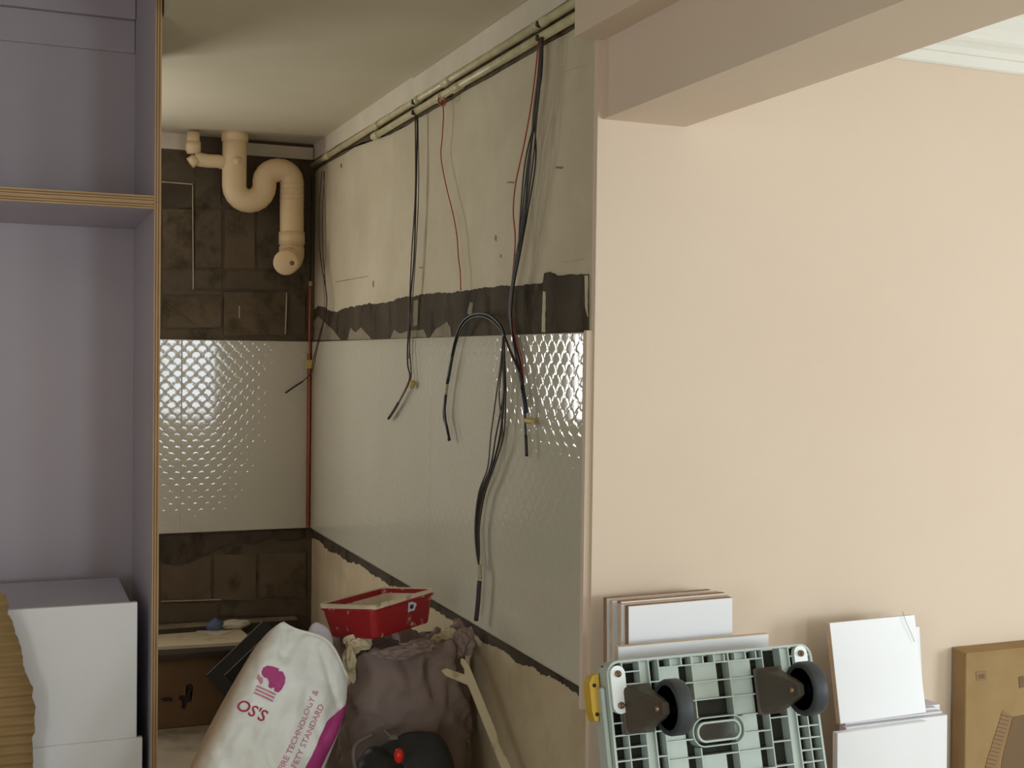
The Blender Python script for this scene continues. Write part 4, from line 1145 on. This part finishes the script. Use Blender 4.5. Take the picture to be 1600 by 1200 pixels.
# small tilted square board resting on the front ones
Pa = onY(1313, 1133, 2.345)
panel('square_board', 'small square white board tilted on top of the low boards', 0.253, 0.234, 0.016, (Pa[0], 2.345, zf+0.009), (R(-11), R(-0.6), 0), edge='tanedge', group=None)
panel('square_board', 'bluish white off-cut standing right behind the tilted square board', 0.150, 0.195, 0.016, (Pa[0]+0.130, 2.385, zf+0.013), (R(-6), 0, 0), face='white', edge='whitegrey', group=None)
panel('side_board', 'low white board at the right end beside the brown carton', 0.085, onY(1480, 1110, 2.36)[2], 0.05, (onY(1447, 1130, 2.36)[0], 2.40, 0.0005), (R(-0.6), 0, 0), edge='whitegrey', group=None)
wpts = [onY(1429, 1003, 2.372), onY(1423, 988, 2.376), onY(1417, 975, 2.379), onY(1413, 964, 2.384), onY(1410, 955, 2.386)]
tag(tube('thin_wire', catmull(wpts, 5), 0.0005, 'wire_grey', None, 6), 'hair-thin grey wire over the corner of the tilted square board', 'wire')

# tall flat carton at the right edge
def carton():
    Yf = 2.415
    pTL = onY(1515, 1022, Yf); h_ = pTL[2]
    t = thing('flat_carton', 'tall flat brown carton with faint print at the right edge', 'box', (pTL[0], Yf, 0.0005), (R(-0.8), 0, 0))
    wd, dp = 0.52, 0.048
    bm = bmesh.new(); add_box(bm, 0, wd, 0, dp, 0, h_-0.004, 0.002); obj('carton_body', from_bm('carton_body', bm), 'card', t)
    bm = bmesh.new()
    vs = [(-0.0, -0.0015, h_-0.004), (wd, -0.0015, h_-0.004), (wd, dp, h_-0.003), (-0.0, dp, h_-0.003), (-0.0, -0.0015, h_-0.001), (wd, -0.0015, h_-0.001), (wd, dp*.5, h_+0.006), (0.004, dp*.5, h_+0.004)]
    obj('top_flap', new_mesh('top_flap', [(0, -0.002, h_-0.006), (wd, -0.002, h_-0.006), (wd, dp+.001, h_-0.006), (0, dp+.001, h_-0.006), (0, -0.002, h_-0.001), (wd, -0.002, h_-0.001), (wd, dp+.001, h_+0.004), (0, dp+.001, h_+0.004)],
        [(0, 3, 2, 1), (4, 5, 6, 7), (0, 1, 5, 4), (1, 2, 6, 5), (2, 3, 7, 6), (3, 0, 4, 7)]), 'card', t); bm.free()
    o_ = np.array([pTL[0], Yf, 0.0])
    def pr_(pl, m, lift=0.0):
        prism('print', [onY(x, y, Yf)-o_+np.array([0, -0.0012-lift, 0]) for x, y in pl], (0, 0.0010, 0), m, t)
    pr_([(1530, 1051), (1546, 1050), (1547, 1065), (1531, 1066)], 'ink2'); pr_([(1533.5, 1056), (1543, 1055), (1543.5, 1062), (1534, 1062.5)], 'ink', 0.0006)
    pr_([(1571, 1112), (1587, 1120), (1566, 1189), (1561, 1240), (1536, 1240), (1546, 1189)], 'ink2')
    pr_([(1587, 1122), (1640, 1112), (1640, 1240), (1564, 1240), (1569, 1189)], 'ink')
    for k in range(14):
        y = 1118+k*6.2; x = 1571-(y-1112)*0.325
        pr_([(x, y), (x+14, y+3.5), (x+13.6, y+5.3), (x-.4, y+1.8)], 'ink', 0.0006)
    pr_([(1597, 1060), (1604, 1058), (1606, 1075), (1598, 1077)], 'ink', 0.0006)
    return t
carton()
